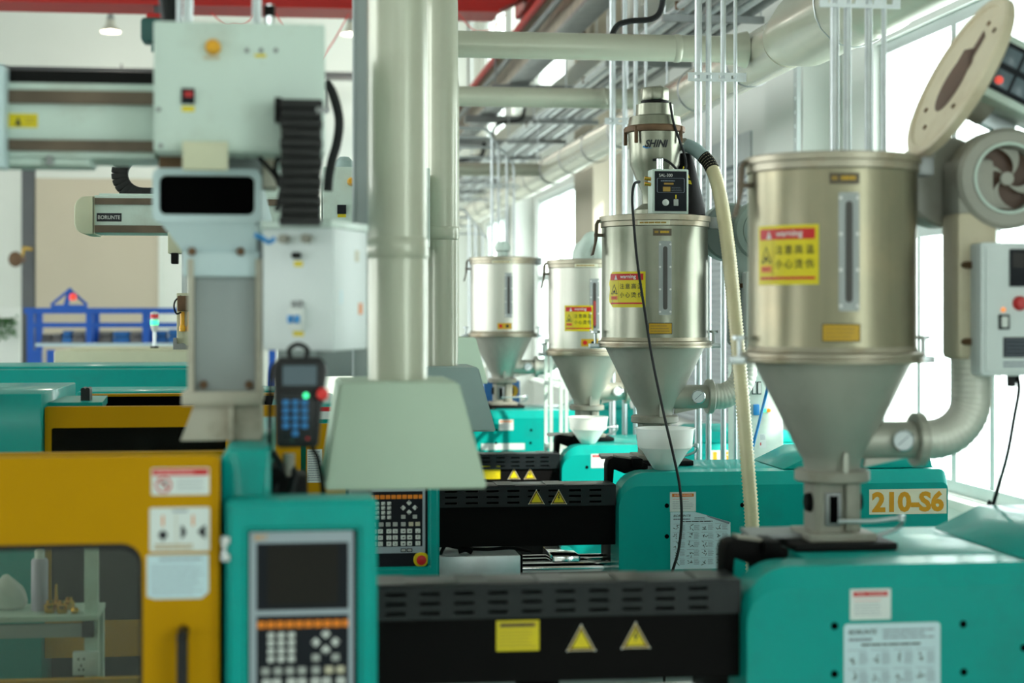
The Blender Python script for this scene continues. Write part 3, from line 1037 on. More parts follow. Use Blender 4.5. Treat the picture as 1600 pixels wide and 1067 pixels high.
def heat_sticker(parent, fn, wd, ht, curl=False):
    """yellow high temperature sticker: red header, triangle, four plus four characters"""
    s = Decal()
    n = 10
    if curl:
        s.poly([(-wd * .5, -ht * .36), (-wd * .44, -ht * .42), (-wd * .40, -ht * .5), (-wd * .38, ht * .5), (-wd * .44, ht * .44), (-wd * .52, ht * .16), (-wd * .48, ht * .04), (-wd * .52, -ht * .28)], 'sticker_yellow', 0)
        s.rect(-wd * .385, -ht / 2, wd / 2, ht / 2, 'sticker_yellow', 0, n)
    else:
        s.rect(-wd / 2, -ht / 2, wd / 2, ht / 2, 'sticker_yellow', 0, n)
    s.rect(-wd * .45, ht * .26, wd * .45, ht * .44, 'sticker_red', 1, n)
    s.text('warning', -wd * .13, ht * .275, wd * .28, ht * .41, 'ink_white', 2, .014)
    s.poly([(-wd * .31, ht * .275), (-wd * .21, ht * .275), (-wd * .26, ht * .415)], 'ink_white', 2)
    s.rect(-wd * .262, ht * .295, -wd * .256, ht * .36, 'sticker_red', 3)
    s.rect(-wd * .45, -ht * .41, wd * .45, -ht * .365, 'sticker_red', 1, n)
    s.rect(-wd * .185, -ht * .34, -wd * .178, ht * .24, 'ink_tan', 1)
    tr = [(-wd * .43, -ht * .13), (-wd * .21, -ht * .13), (-wd * .32, ht * .16)]
    s.outline(tr, .78, 'ink', 1)
    s.poly([(-wd * .37, -ht * .09), (-wd * .27, -ht * .09), (-wd * .32, ht * .0)], 'ink', 1)
    s.rect(-wd * .43, -ht * .29, -wd * .21, -ht * .18, 'sticker_orange', 1, 3)
    s.lines(-wd * .41, -ht * .27, -wd * .23, -ht * .20, 1, 'sticker_red', 2, .5)
    for r_, st in enumerate(('注意高温', '小心烫伤')):
        for i, ch in enumerate(st):
            x = -wd * .135 + i * wd * .152
            z = ht * .015 - r_ * ht * .24
            s.text(ch, x, z, x + wd * .115, z + ht * .15, 'ink', 2, .004)
    return s.build('heat_warning_sticker', parent, fn, 'yellow high temperature sticker with a red header')


# ================================================================== CONTROL PANEL
KEYS = {}


def key_mesh(wd, ht, m, dia=False):
    k = (wd, ht, m, dia)
    if k not in KEYS:
        bm = bx(-wd / 2, -.004, -ht / 2, wd / 2, 0.0005, ht / 2, bev=.0015, seg=1)
        if dia:
            bm.transform(Matrix.Rotation(R(45), 4, 'Y'))
        me = bpy.data.meshes.new('key')
        bm.to_mesh(me)
        bm.free()
        me.materials.append(MATS[m])
        KEYS[k] = me
    return KEYS[k]


def add_key(parent, x, y, z, wd, ht, m, dia=False, name='key'):
    o = bpy.data.objects.new(name, key_mesh(wd, ht, m, dia))
    COL.objects.link(o)
    o.parent = parent
    o.location = Vector((x, y, z)) - ORG[parent]
    return o


def control_panel(t, x1, yf, zb, wd=.354, ht=.645):
    """x1 right edge, yf front, zb bottom"""
    x0 = x1 - wd
    zt = zb + ht
    fx0, fx1, fz0, fz1 = x1 - .304, x1 - .047, zb + .07, zt - .072
    o = rrect(x0, zb, x1, zt, .012)
    i = rrect(fx0, fz0, fx1, fz1, .004)
    bm = ringprism(B(), o, i, 'y', yf, yf + .05)
    bmesh.ops.recalc_face_normals(bm, faces=bm.faces)
    es = [e for e in bm.edges if len(e.link_faces) == 2 and e.calc_face_angle(0) > R(60) and all(abs(v.co.y - yf) < 1e-5 for v in e.verts)]
    bmesh.ops.bevel(bm, geom=es, offset=.012, segments=3, affect='EDGES')
    cp = fin('control_panel', bm, 'teal', t, label='teal control panel with screen and membrane keys')
    fin('housing', bx(x0 + .004, yf + .05, zb + .004, x1 - .004, yf + .19, zt - .004, bev=.01), 'teal', cp)
    fy = yf + .022
    fin('inset', bx(fx0, fy, fz0, fx1, fy + .02, fz1), 'panel_black', cp)
    gz0 = zb + .124
    fin('grey_fascia', ringprism(B(), rrect(fx0 + .004, gz0, fx1 - .010, fz1 - .004, .004), rrect(fx0 + .02, gz0 + .026, fx1 - .021, fz1 - .03, .002), 'y', fy - .006, fy - .0005), 'panel_grey', cp)
    fin('fascia_bar', bx(fx0 + .02, fy - .006, zb + .372, fx1 - .021, fy - .0005, zb + .384), 'panel_grey', cp)
    fin('screen_bezel', bx(fx0 + .021, fy - .004, zb + .385, fx1 - .022, fy - .0006, fz1 - .031), 'panel_black', cp)
    fin('screen', bx(fx0 + .045, fy - .005, zb + .396, fx1 - .045, fy - .0035, fz1 - .037), 'screen', cp)
    s = Decal()
    s.text('BRT', 0, 0, .03, .012, 'ink_amber', 1, .01)
    s.build('panel_logo', cp, flat(fx0 + .016, fy - .006, fz1 - .022))
    ky = fy - .0005
    for k in range(10):
        add_key(cp, x1 - .0734 - .0222 * k, ky, zb + .350, .019, .017, 'key_orange')
    for r_, z in enumerate((.324, .306, .287, .268)):
        for c in (.202, .226, .25):
            add_key(cp, x1 - c, ky, zb + z, .016, .014, 'key_white')
    for (c, z) in ((.1217, .3255), (.1455, .306), (.0985, .306), (.1217, .288)):
        add_key(cp, x1 - c, ky, zb + z, .016, .016, 'key_white', True, 'arrow_key')
    for c in (.145, .0985):
        add_key(cp, x1 - c, ky, zb + .2695, .018, .016, 'key_grey')
    for i, c in enumerate((.087, .114, .145, .1777, .206, .234, .263)):
        add_key(cp, x1 - c, ky, zb + .240, .019, .017, 'key_tan' if i < 2 else 'key_grey')
    for z in (.2125, .187, .162):
        for c in (.0862, .1198, .1457, .1777, .203, .237, .261):
            add_key(cp, x1 - c, ky, zb + z, .02, .018, 'key_white')
    s = Decal()
    for z in (.324, .306, .287, .268):
        for c in (.202, .226, .25):
            s.poly([(-c + .001, z - .005), (-c + .006, z - .005), (-c + .006, z + .001)], 'ink', 1)
    for (c, z, dx, dz) in ((.1217, .3255, 0, 1), (.1455, .306, -1, 0), (.0985, .306, 1, 0), (.1217, .288, 0, -1)):
        s.poly([(-c + dx * .009, z + dz * .009), (-c + dx * .004 + dz * .005, z + dz * .004 + dx * .005), (-c + dx * .004 - dz * .005, z + dz * .004 - dx * .005)], 'ink', 1)
    for z in (.2125, .187, .162):
        for i, c in enumerate((.0862, .1198, .1457, .1777, .203, .237, .261)):
            if i in (1, 2):
                s.poly([(-c - .005, z - .001), (-c + .004, z - .004), (-c + .005, z + .003)], 'ink', 1)
            else:
                s.squiggle(-c, z, .006, 'ink', 1)
    s.build('key_symbols', cp, flat(x1, ky - .004, zb))
    for c in (.1205, .145):
        add_key(cp, x1 - c, ky - .006, zb + .136, .022, .014, 'panel_black', name='push_button')
        add_key(cp, x1 - c, ky - .0075, zb + .136, .016, .009, 'key_grey', name='push_button_cap')
    ex, ez = x1 - .0735, zb + .0966
    fin('stop_collar', lathe(B(), [(0, .0), (.031, 0), (.031, .004), (.027, .008), (0, .008)], (ex, fy - .0005, ez), axis=(0, -1, 0)), 'sticker_yellow', cp)
    fin('emergency_stop', lathe(B(), [(0, .034), (.012, .034), (.019, .03), (.020, .024), (.012, .018), (.011, .007), (0, .007)], (ex, fy, ez), axis=(0, -1, 0)), 'red', cp)
    return cp


# ================================================================== INJECTION MOLDING MACHINES
def cover_mesh(x0, x1, yf, yb, zb, zt, r):
    ch, cd = .058, .03
    bm = B()
    def loop(y, top, rr):
        return [bm.verts.new((p[0], y, p[1])) for p in rrect(x0, zb, x1, top, (.004, .004, .03, rr), 8)]
    rows = [loop(yf, zt - ch, r * .75), loop(yf + cd, zt, r), loop(yb - cd, zt, r), loop(yb, zt - ch, r * .75)]
    n = len(rows[0])
    for a, b in zip(rows, rows[1:]):
        for i in range(n):
            bm.faces.new((a[i], a[(i + 1) % n], b[(i + 1) % n], b[i]))
    bm.faces.new(rows[0])
    bm.faces.new(rows[-1][::-1])
    return bm


def machine(label, Yc, yf, yb, x0, x1, zt, gx0, gy, gz, xl, clamp_x=None, bolts=(), body='teal', hatch=None):
    t = thing('injection_molding_machine', label, 'machine', ((x0 + xl) / 2, Yc, 0), 'row of injection molding machines')
    nx, ny = x0 + .22, yf + .20           # the cover is notched behind its front left corner
    fin('injection_cover', cover_mesh(x0, x1, yf, ny, .62, zt, .13), body, t, sharp=25)
    fin('rear_cover', bx(nx, ny - .031, .62, x1 - .002, yb, zt - .0004, bev=.004), body, t)
    fin('base_frame', bx(xl, yf + .06, .12, x1 - .05, yb - .06, .62, bev=.01), 'grey_paint', t)
    for xx in (xl + .2, (xl + x1) / 2, x1 - .3):
        for yy in (yf + .15, yb - .15):
            fin('leg', lathe(B(), [(0, 0), (.07, 0), (.07, .02), (.03, .04), (.03, .13), (0, .13)], (xx, yy, 0), seg=16), 'black', t)
    hx = hatch or x0 + .81
    fin('hatch_lid', prism(B(), [(hx, zt + .002), (hx + .155, zt + .075), (x1 - .06, zt + .075), (x1 - .04, zt + .002)], 'y', yf + .08, yb - .06, bev=.006), body, t)
    for (bxx, bz) in bolts:
        fin('cover_bolt', lathe(B(), [(0, .003), (.008, .003), (.0105, 0), (.0105, -.004)], (bxx, yf, bz), axis=(0, -1, 0), seg=14), 'hole_black', t)
    # slotted barrel guard: top cover, slotted band, recessed lower plate
    gx1 = x0 - .004
    zb1, zb2 = gz - .088, gz - .265
    us_ = [gx0]
    xx = gx0 + .03
    while xx < gx1 - .06:
        us_ += [xx, xx + .055]
        xx += .0925
    us_.append(gx1)
    vs_ = [zb1, gz - .0745, gz - .0655, gz - .0485, gz - .0395, gz - .0225, gz - .0135, gz]
    fin('slotted_band', perf(B(), us_, vs_, lambda i, j: i % 2 == 1 and j % 2 == 1 and i < len(us_) - 1, lambda a, b, d_: (a, d_, b), gy, gy + .004), 'guard_black', t)
    fin('slot_dark_sheet', bx(gx0, gy + .03, zb2, gx1, gy + .04, gz - .008), 'hole_black', t)  # black sheet painting the dark behind the slots
    fin('guard_top', bx(gx0, gy - .003, gz, gx1, gy + .17, gz + .006, bev=.002), 'guard_black', t)
    for px_ in range(int((gx1 - gx0) / .22)):
        fin('top_rib', bx(gx0 + .1 + .22 * px_, gy + .0, gz + .006, gx0 + .18 + .22 * px_, gy + .165, gz + .009), 'guard_black', t)
    fin('lower_guard', bx(gx0, gy + .014, zb2, gx1, gy + .028, zb1 - .001), 'guard_dark', t)
    fin('barrel', cyl(B(), (gx0 + .05, Yc, gz - .20), (x0 + .02, Yc, gz - .20), .085, seg=24), 'guard_dark', t)
    fin('machine_bed', bx(xl + .02, yf + .12, .62, x0 + .02, yb - .1, .93), 'black', t)
    for yy in (yf + .22, yb - .22):
        fin('guide_rod', cyl(B(), (gx0 - .1, yy, 1.03), (gx0 + .55, yy, 1.03), .018, seg=20), 'chrome', t)
        fin('hydraulic_rod', cyl(B(), (gx0 + .67, yy, 1.025), (x0 + .02, yy, 1.025), .034, seg=24), 'chrome', t)
        fin('rod_block', bx(gx0 + .55, yy - .06, .92, gx0 + .67, yy + .06, 1.10, bev=.008), 'guard_dark', t)
    # slide bracket at the left end of the cover
    fin('side_dark_plate', bx(nx - .004, ny + .02, .95, nx - .0005, yb - .03, zt - .03), 'hole_black', t)  # black plate standing in for the shade of an open side
    fin('carriage', bx(x0 + .03, ny + .02, .92, nx - .01, yb - .03, 1.22, bev=.01), 'guard_dark', t)
    bx_ = x0 + .065
    sy0, sy1 = Yc - .16, Yc - .07
    fin('slide_bracket', prism(B(), [(bx_ - .062, zt - .075), (bx_ - .035, zt - .075), (bx_ - .03, zt - .01), (bx_ + .02, zt - .03), (bx_ + .13, zt - .01), (bx_ + .13, zt + .015), (bx_ + .06, zt + .032), (bx_ - .03, zt + .045), (bx_ - .055, zt + .035), (bx_ - .062, zt + .01)], 'y', sy0, sy1, bev=.004), 'guard_dark', t)
    fin('bracket_top', prism(B(), [(bx_ - .02, zt + .0455), (bx_ + .055, zt + .035), (bx_ + .055, zt + .043), (bx_ - .02, zt + .053)], 'y', sy0 + .01, sy1 - .01), 'cast', t)
    fin('bracket_block', bx(bx_ + .05, sy0 - .03, zt + .002, bx_ + .10, sy1 + .02, zt + .04, bev=.004), 'guard_dark', t)
    fin('chute', cyl(B(), (bx_ - .048, (sy0 + sy1) / 2, zt - .07), (bx_ - .048, (sy0 + sy1) / 2, zt - .12), .014, seg=12), 'rust', t)
    return t, gy, zb1


# --- machine 1, nearest
B1 = [(X(p, 4.55), Z(p, q, 4.55)) for p, q in ((1304, 978), (1505, 975), (1304, 1053), (1506, 1050), (1600, 1012))]
m1, g1, l1 = machine('nearest teal injection molding machine with the yellow windowed door', 4.97, 4.55, 5.36, X(1167, 4.55), 3.3, 1.494, .12, 4.60, 1.452, -3.2, bolts=B1, hatch=2.04)
danger_sign(m1, flat(X(1360, 4.55), 4.55, Z(1360, 944, 4.55)), .117, .085)
p = at(1394, 1072, 4.55)
instruction_sheet(m1, flat(p.x, 4.55, p.z), .277, .35)
p = at(809, 993, g1 + .014)
yellow_notice(m1, flat(p.x, p.y, p.z), .118, .083)
p = at(908, 996, g1 + .014)
tri_sign(m1, flat(p.x, p.y, p.z), .08, False)
p = at(993, 992, g1 + .014)
tri_sign(m1, flat(p.x, p.y, p.z), .08, True)
control_panel(m1, X(590, 4.05), 4.05, 1.108)
# door with window
YD = 4.1
dx0, dx1 = -1.9, X(339, YD)
dzt = Z(200, 712, YD)
wx1, wzt = X(223, YD), Z(120, 850, YD)
o_ = rrect(dx0, .70, dx1, dzt, .012, 6)
i_ = rrect(-1.5, .86, wx1, wzt, .05, 6)
door = fin('safety_door', ringprism(B(), o_, i_, 'y', YD, YD + .04), 'yellow', m1, label='yellow sliding safety door with a rounded window')
fin('window_gasket', ringprism(B(), i_, rrect(-1.49, .87, wx1 - .008, wzt - .014, .045, 6), 'y', YD + .004, YD + .036), 'rubber', door)
fin('door_window', bx(-1.49, YD + .018, .87, wx1 - .006, YD + .022, wzt - .006), 'door_glass', door)
hx = X(287, YD)
fin('door_handle', tube(B(), smooth_path([(hx, YD, Z(287, 985, YD)), (hx, YD - .045, Z(287, 990, YD)), (hx, YD - .05, Z(287, 1010, YD)), (hx, YD - .05, 1.15), (hx, YD - .045, 1.12), (hx, YD, 1.115)], 5), .0135, 12), 'black_plastic', door)
fin('door_edge', bx(dx1 - .004, YD - .006, .7, dx1 + .006, YD + .05, dzt - .006, bev=.002), 'yellow', door)
# the signs on it
s = Decal()
wd, ht = .135, .064
s.poly(rrect(-wd / 2, -ht / 2, wd / 2, ht / 2, .004), 'sticker_white')
s.rect(-wd * .48, ht * .22, wd * .48, ht * .46, 'sticker_red', 1)
s.lines(-wd * .42, ht * .26, wd * .42, ht * .42, 1, 'ink_pink', 2, .5)
s.ring(-wd * .29, -ht * .12, ht * .30, ht * .24, 'sticker_red', 2)
s.poly([(-wd * .38, ht * .06), (-wd * .36, ht * .09), (-wd * .2, -ht * .27), (-wd * .22, -ht * .30)], 'sticker_red', 3)
s.poly([(-wd * .36, -ht * .02), (-wd * .27, ht * .02), (-wd * .22, -ht * .2), (-wd * .27, -ht * .16)], 'ink', 2)
s.lines(-wd * .06, -ht * .36, wd * .42, ht * .12, 4, 'ink_grey', 1, .2)
p = at(282, 752, YD)
s.build('keep_out_sign', door, flat(p.x, YD, p.z), 'white no reaching in sign with red header')
s = Decal()
wd, ht = .14, .104
s.poly(rrect(-wd / 2, -ht / 2, wd / 2, ht / 2, .005), 'sticker_white')
s.lines(-wd * .12, ht * .38, wd * .14, ht * .46, 1, 'ink_grey', 1, .6)
s.rect(-wd * .07, -ht * .44, -wd * .055, ht * .34, 'key_tan', 1)
for x in (-.28, .22):
    s.rect(wd * (x - .015), ht * .08, wd * (x + .015), ht * .32, 'key_orange', 1)
s.disc(-wd * .28, -ht * .12, ht * .10, 'ink', 1, 10)
s.poly([(-wd * .31, -ht * .15), (-wd * .25, -ht * .15), (-wd * .28, -ht * .3)], 'ink', 1)
s.poly([(wd * .02, -ht * .22), (wd * .02, ht * .1), (wd * .07, ht * .05), (wd * .11, -ht * .06), (wd * .07, -ht * .17)], 'ink', 1)
s.poly([(wd * .43, -ht * .22), (wd * .43, ht * .1), (wd * .37, ht * .05), (wd * .29, -ht * .06), (wd * .37, -ht * .17)], 'ink', 1)
s.lines(-wd * .42, -ht * .46, wd * .42, -ht * .32, 2, 'ink_tan', 1, .5)
p = at(281, 827, YD)
s.build('pinch_sign', door, flat(p.x, YD, p.z), 'cream two-panel hand crush pictogram')
s = Decal()
wd, ht = .144, .104
s.poly([(-wd / 2, -ht * .44), (-wd * .38, -ht / 2), (wd * .38, -ht / 2), (wd / 2, -ht * .36), (wd / 2, ht / 2), (-wd / 2, ht / 2)], 'sticker_blue')
s.lines(-wd * .3, ht * .36, wd * .4, ht * .44, 1, 'ink_grey', 1, .5)
s.lines(-wd * .44, -ht * .42, wd * .44, ht * .3, 10, 'ink_grey', 1, .2)
p = at(278, 901, YD)
s.build('rules_sheet', door, flat(p.x, YD, p.z), 'pale blue sheet of small text')
# frame behind the door, rear door, platen, posts
fin('door_rail', bx(-3.1, YD + .05, dzt - .10, dx1 - .01, YD + .09, dzt - .03), 'guard_dark', m1)
fin('clamp_bed', bx(-3.15, YD + .12, .62, -.2, 5.7, .90), 'guard_dark', m1)
rear = fin('rear_guard', ringprism(B(), rrect(-2.6, .9, -.2, dzt - .12, .01, 4), rrect(-2.2, 1.0, -.30, 1.68, .04, 4), 'y', 5.68, 5.72), 'yellow', m1)
px0, px1 = X(345, 4.2), X(408, 4.2)
fin('platen_cover', prism(B(), rrect(px0, .7, px1 + .02, Z(375, 703, 4.2), (.003, .003, .003, .03), 6), 'y', 4.2, 5.5, bev=.004), 'teal', m1)
fin('gap_dark_strip', bx(dx1 + .008, YD + .02, .7, px0 - .002, YD + .2, dzt - .02), 'hole_black', m1)  # solid black strip painting the shade between door and platen
p = at(354, 857, 4.06)
fin('panel_hinge', bx(p.x - .012, 4.07, p.z - .03, p.x + .012, 4.10, p.z + .03, bev=.005), 'chrome', m1)
for dz in (.02, -.02):
    fin('hinge_knuckle', cyl(B(), (p.x, 4.065, p.z + dz - .008), (p.x, 4.065, p.z + dz + .008), .014, seg=14), 'chrome', m1)
# clutter on the mold side: valve block with hoses beside the panel
p = at(440, 745, 4.7)
fin('valve_block', bx(p.x - .06, 4.6, p.z - .12, p.x + .07, 4.8, p.z + .01, bev=.01), 'black', m1)
fin('valve_body', cyl(B(), (p.x - .02, 4.58, p.z + .0), (p.x - .02, 4.8, p.z + .0), .035, seg=18), 'guard_dark', m1)
fin('fitting', cyl(B(), (p.x + .02, 4.62, p.z + .01), (p.x + .02, 4.62, p.z + .07), .016, seg=12), 'cast', m1)
for k in range(3):
    a = at(405 + 22 * k, 700 + 10 * k, 4.6)
    fin('hydraulic_hose', tube(B(), smooth_path([a + Vector((0, .05, 0)), a + Vector((.02, 0, -.04)), a + Vector((.0, -.01, -.12)), a + Vector((-.02, .05, -.2))]), .009, 8), 'rubber', m1)

# --- machine 2
B2 = [(X(p, 7.47), Z(p, q, 7.47)) for p, q in ((1042, 790), (1160, 789), (1042, 838), (1161, 836))]
m2, g2, l2 = machine('second teal injection molding machine with a 210-S6 plate on its cover', 7.93, 7.47, 8.12, X(967, 7.47), X(1481, 7.47), 1.475, .35, 7.52, 1.416, -3.2, bolts=B2, hatch=2.2)
p = at(1067, 784, 7.47)
danger_sign(m2, flat(p.x, 7.47, p.z), .118, .088, 'sticker_orange')
p = at(1094.5, 844, 7.47)
instruction_sheet(m2, flat(p.x, 7.47, p.z), .275, .255, cut=True)
for px, bolt in ((838, False), (873, True)):
    p = at(px, 776, g2)
    tri_sign(m2, flat(p.x, p.y, p.z), .072, bolt)
s = Decal()
a, b = at(1358, 804, 7.47), at(1479, 763, 7.47)
wd, ht = b.x - a.x, b.z - a.z
s.rect(0, 0, wd, ht, 'sticker_cream')
s.text('210-S6', wd * .035, ht * .08, wd * .965, ht * .92, 'ink_amber', 1, .045)
s.build('model_plate', m2, flat(a.x, 7.47, a.z), 'cream plate with 210-S6 in amber')
control_panel(m2, X(687, 6.85), 6.85, 1.10)
fin('panel_arm', bx(X(600, 6.95), 7.03, 1.2, X(660, 6.95), 7.5, 1.28), 'teal', m2)
# wrapped block, cables and gauge on the bed below the guard
p, q = at(680, 868, 7.56), at(812, 883, 7.56)
fin('wrapped_block', bx(p.x, 7.53, .93, q.x, 7.95, Z(740, 868, 7.55), bev=.006), 'galv', m2)
fin('foil_sheet', bx(X(862, 7.7), 7.68, .93, X(906, 7.7), 8.0, 1.085, bev=.01), 'chrome', m2)
for k, pts in enumerate([[(690, 838), (700, 842), (690, 862), (686, 880)], [(690, 850), (720, 856), (760, 858), (800, 856), (830, 862)], [(716, 860), (728, 857), (738, 861)]]):
    fin('cable', tube(B(), smooth_path([at(a, b, 7.6) for a, b in pts]), .008 if k < 2 else .016, 8), 'black', m2)
p = at(700, 840, 7.62)
fin('steel_fitting', cyl(B(), (p.x - .02, 7.6, p.z), (p.x + .03, 7.6, p.z - .02), .016, seg=12), 'chrome', m2)
p = at(722, 910, 7.45)
fin('gauge', lathe(B(), [(0, .012), (.02, .012), (.026, .014), (.03, .01), (.03, -.02), (0, -.02)], p, axis=(0, -1, 0), seg=24), 'chrome', m2)
# clamp side
YD2 = 6.95
xa, xb = X(68, YD2), X(470, YD2)
zt2, zw2 = Z(180, 635, YD2), Z(180, 668, YD2)
d2_ = fin('safety_door', ringprism(B(), rrect(xa + .005, .82, xb, zt2, .006, 4), rrect(xa + .03, .964, xb - .30, zw2, .01, 4), 'y', YD2, YD2 + .04), 'yellow', m2, label='yellow safety door with a dark window')
fin('door_window', bx(xa + .03, YD2 + .016, .964, xb - .30, YD2 + .022, zw2), 'tinted_glass', d2_)
fin('clamp_cover', bx(-3.2, YD2 - .05, .62, xa, 7.95, Z(40, 615, YD2 - .05), bev=.006), 'teal', m2)
fin('step_plate', prism(B(), [(xa + .003, 7.05), (X(160, 7.05), 7.05), (X(168, 7.6), 7.6), (xa + .003, 7.6)], 'z', zt2 - .02, zt2 + .012), 'teal', m2)
fin('clamp_dark_block', bx(xa + .01, 7.1, .3, X(421, 7.1), 8.3, zw2 - .06), 'hole_black', m2)  # black block in place of the shaded hollow clamp space
fin('rear_rail', bx(xa, 8.34, zw2, xb, 8.42, 1.799), 'yellow', m2)
fin('rear_dark_sheet', bx(xa, 8.30, zw2 - .1, xb, 8.338, 1.788), 'hole_black', m2)  # added black sheet, paints the dark band below the rear rail's edge
fin('rear_cover', bx(X(120, 8.5), 8.5, zw2, xb, 9.05, 1.804, bev=.006), 'teal', m2)
for px in (131, 138):
    a = at(px, 626, 7.2)
    fin('toggle_clamp', prism(B(), rrect(a.x - .009, a.z, a.x + .009, a.z + .055, (.002, .002, .008, .008), 4), 'y', 7.17, 7.26), 'black_plastic', m2)
fin('platen_cover', bx(X(423, 7.1), 7.1, .7, xb + .16, 8.3, 1.80, bev=.01), 'teal', m2)
a, b = at(478, 768, 6.98), at(540, 700, 6.98)
gp = fin('yellow_guard_plate', bx(a.x, 6.98, 1.0, b.x, 7.0, b.z + .1), 'yellow', m2)
s = Decal()
s.rect(0, 0, .06, .135, 'sticker_white')
s.lines(.004, .005, .056, .13, 13, 'ink_grey', 1, .4)
p = at(480, 754, 6.98)
s.build('rating_label', gp, flat(p.x, 6.98, p.z), 'white label of small text')
s = Decal()
s.rect(0, 0, .13, .05, 'sticker_white')
s.rect(0, .032, .13, .05, 'sticker_red', 1)
p = at(496, 655, 6.98)
s.build('warning_label', gp, flat(p.x, 6.98, p.z), 'white label with a red top')

# --- machine 3
B3 = [(X(p, 10.5), Z(p, q, 10.5)) for p, q in ((917, 730), (986, 731), (917, 755))]
m3, g3, l3 = machine('third teal injection molding machine with 160 on its cover', 10.95, 10.5, 11.4, X(878, 10.5), 3.2, 1.357, .75, 10.55, 1.30, -3.2, bolts=B3)
p = at(938, 720, 10.5)
danger_sign(m3, flat(p.x, 10.5, p.z), .118, .088)
for px, bolt in ((803, False), (828, True)):
    p = at(px, 740, g3 + .014)
    tri_sign(m3, flat(p.x, p.y, p.z), .075, bolt)
p = at(767, 738, g3 + .014)
yellow_notice(m3, flat(p.x, p.y, p.z), .118, .083)
s = Decal()
a, b = at(1111, 723, 10.5), at(1160, 703, 10.5)
wd, ht = b.x - a.x, b.z - a.z
s.rect(0, 0, wd * 1.1, ht, 'sticker_cream')
s.text('160', wd * .06, ht * .12, wd * .98, ht * .9, 'ink_amber', 1, .045)
s.build('model_plate', m3, flat(a.x, 10.5, a.z), 'cream plate with 160 in amber')
p = at(150, 577, 9.85)
fin('clamp_cover', bx(-3.4, 9.85, .62, -.25, 10.9, p.z, bev=.01), 'teal', m3)
fin('clamp_lid', bx(-2.2, 10.0, p.z, -.6, 10.8, p.z + .012, bev=.003), 'teal', m3)

# --- machine 4
B4 = [(X(p, 12.8), Z(p, q, 12.8)) for p, q in ((776, 672), (830, 672), (775, 692), (829, 692))]
m4, g4, l4 = machine('farthest teal injection molding machine with a cream clamp cover', 13.2, 12.8, 13.6, X(735, 12.8), 2.6, 1.443, .6, 13.0, 1.30, -3.0, bolts=B4)
p = at(791, 664, 12.8)
danger_sign(m4, flat(p.x, 12.8, p.z), .11, .08, 'sticker_orange')
s = Decal()
s.rect(0, 0, .33, .048, 'sticker_white')
p = at(752, 703, 12.8)
s.build('white_strip', m4, flat(p.x, 12.8, p.z), 'blank white strip')
p, q = at(84, 548, 12.7), at(300, 548, 12.7)
fin('clamp_cover', bx(p.x, 12.7, .62, q.x + .3, 13.7, p.z, bev=.015), 'cream', m4)
fin('clamp_lid', bx(p.x + .1, 12.8, p.z, q.x + .1, 13.6, p.z + .014, bev=.004), 'cream', m4)

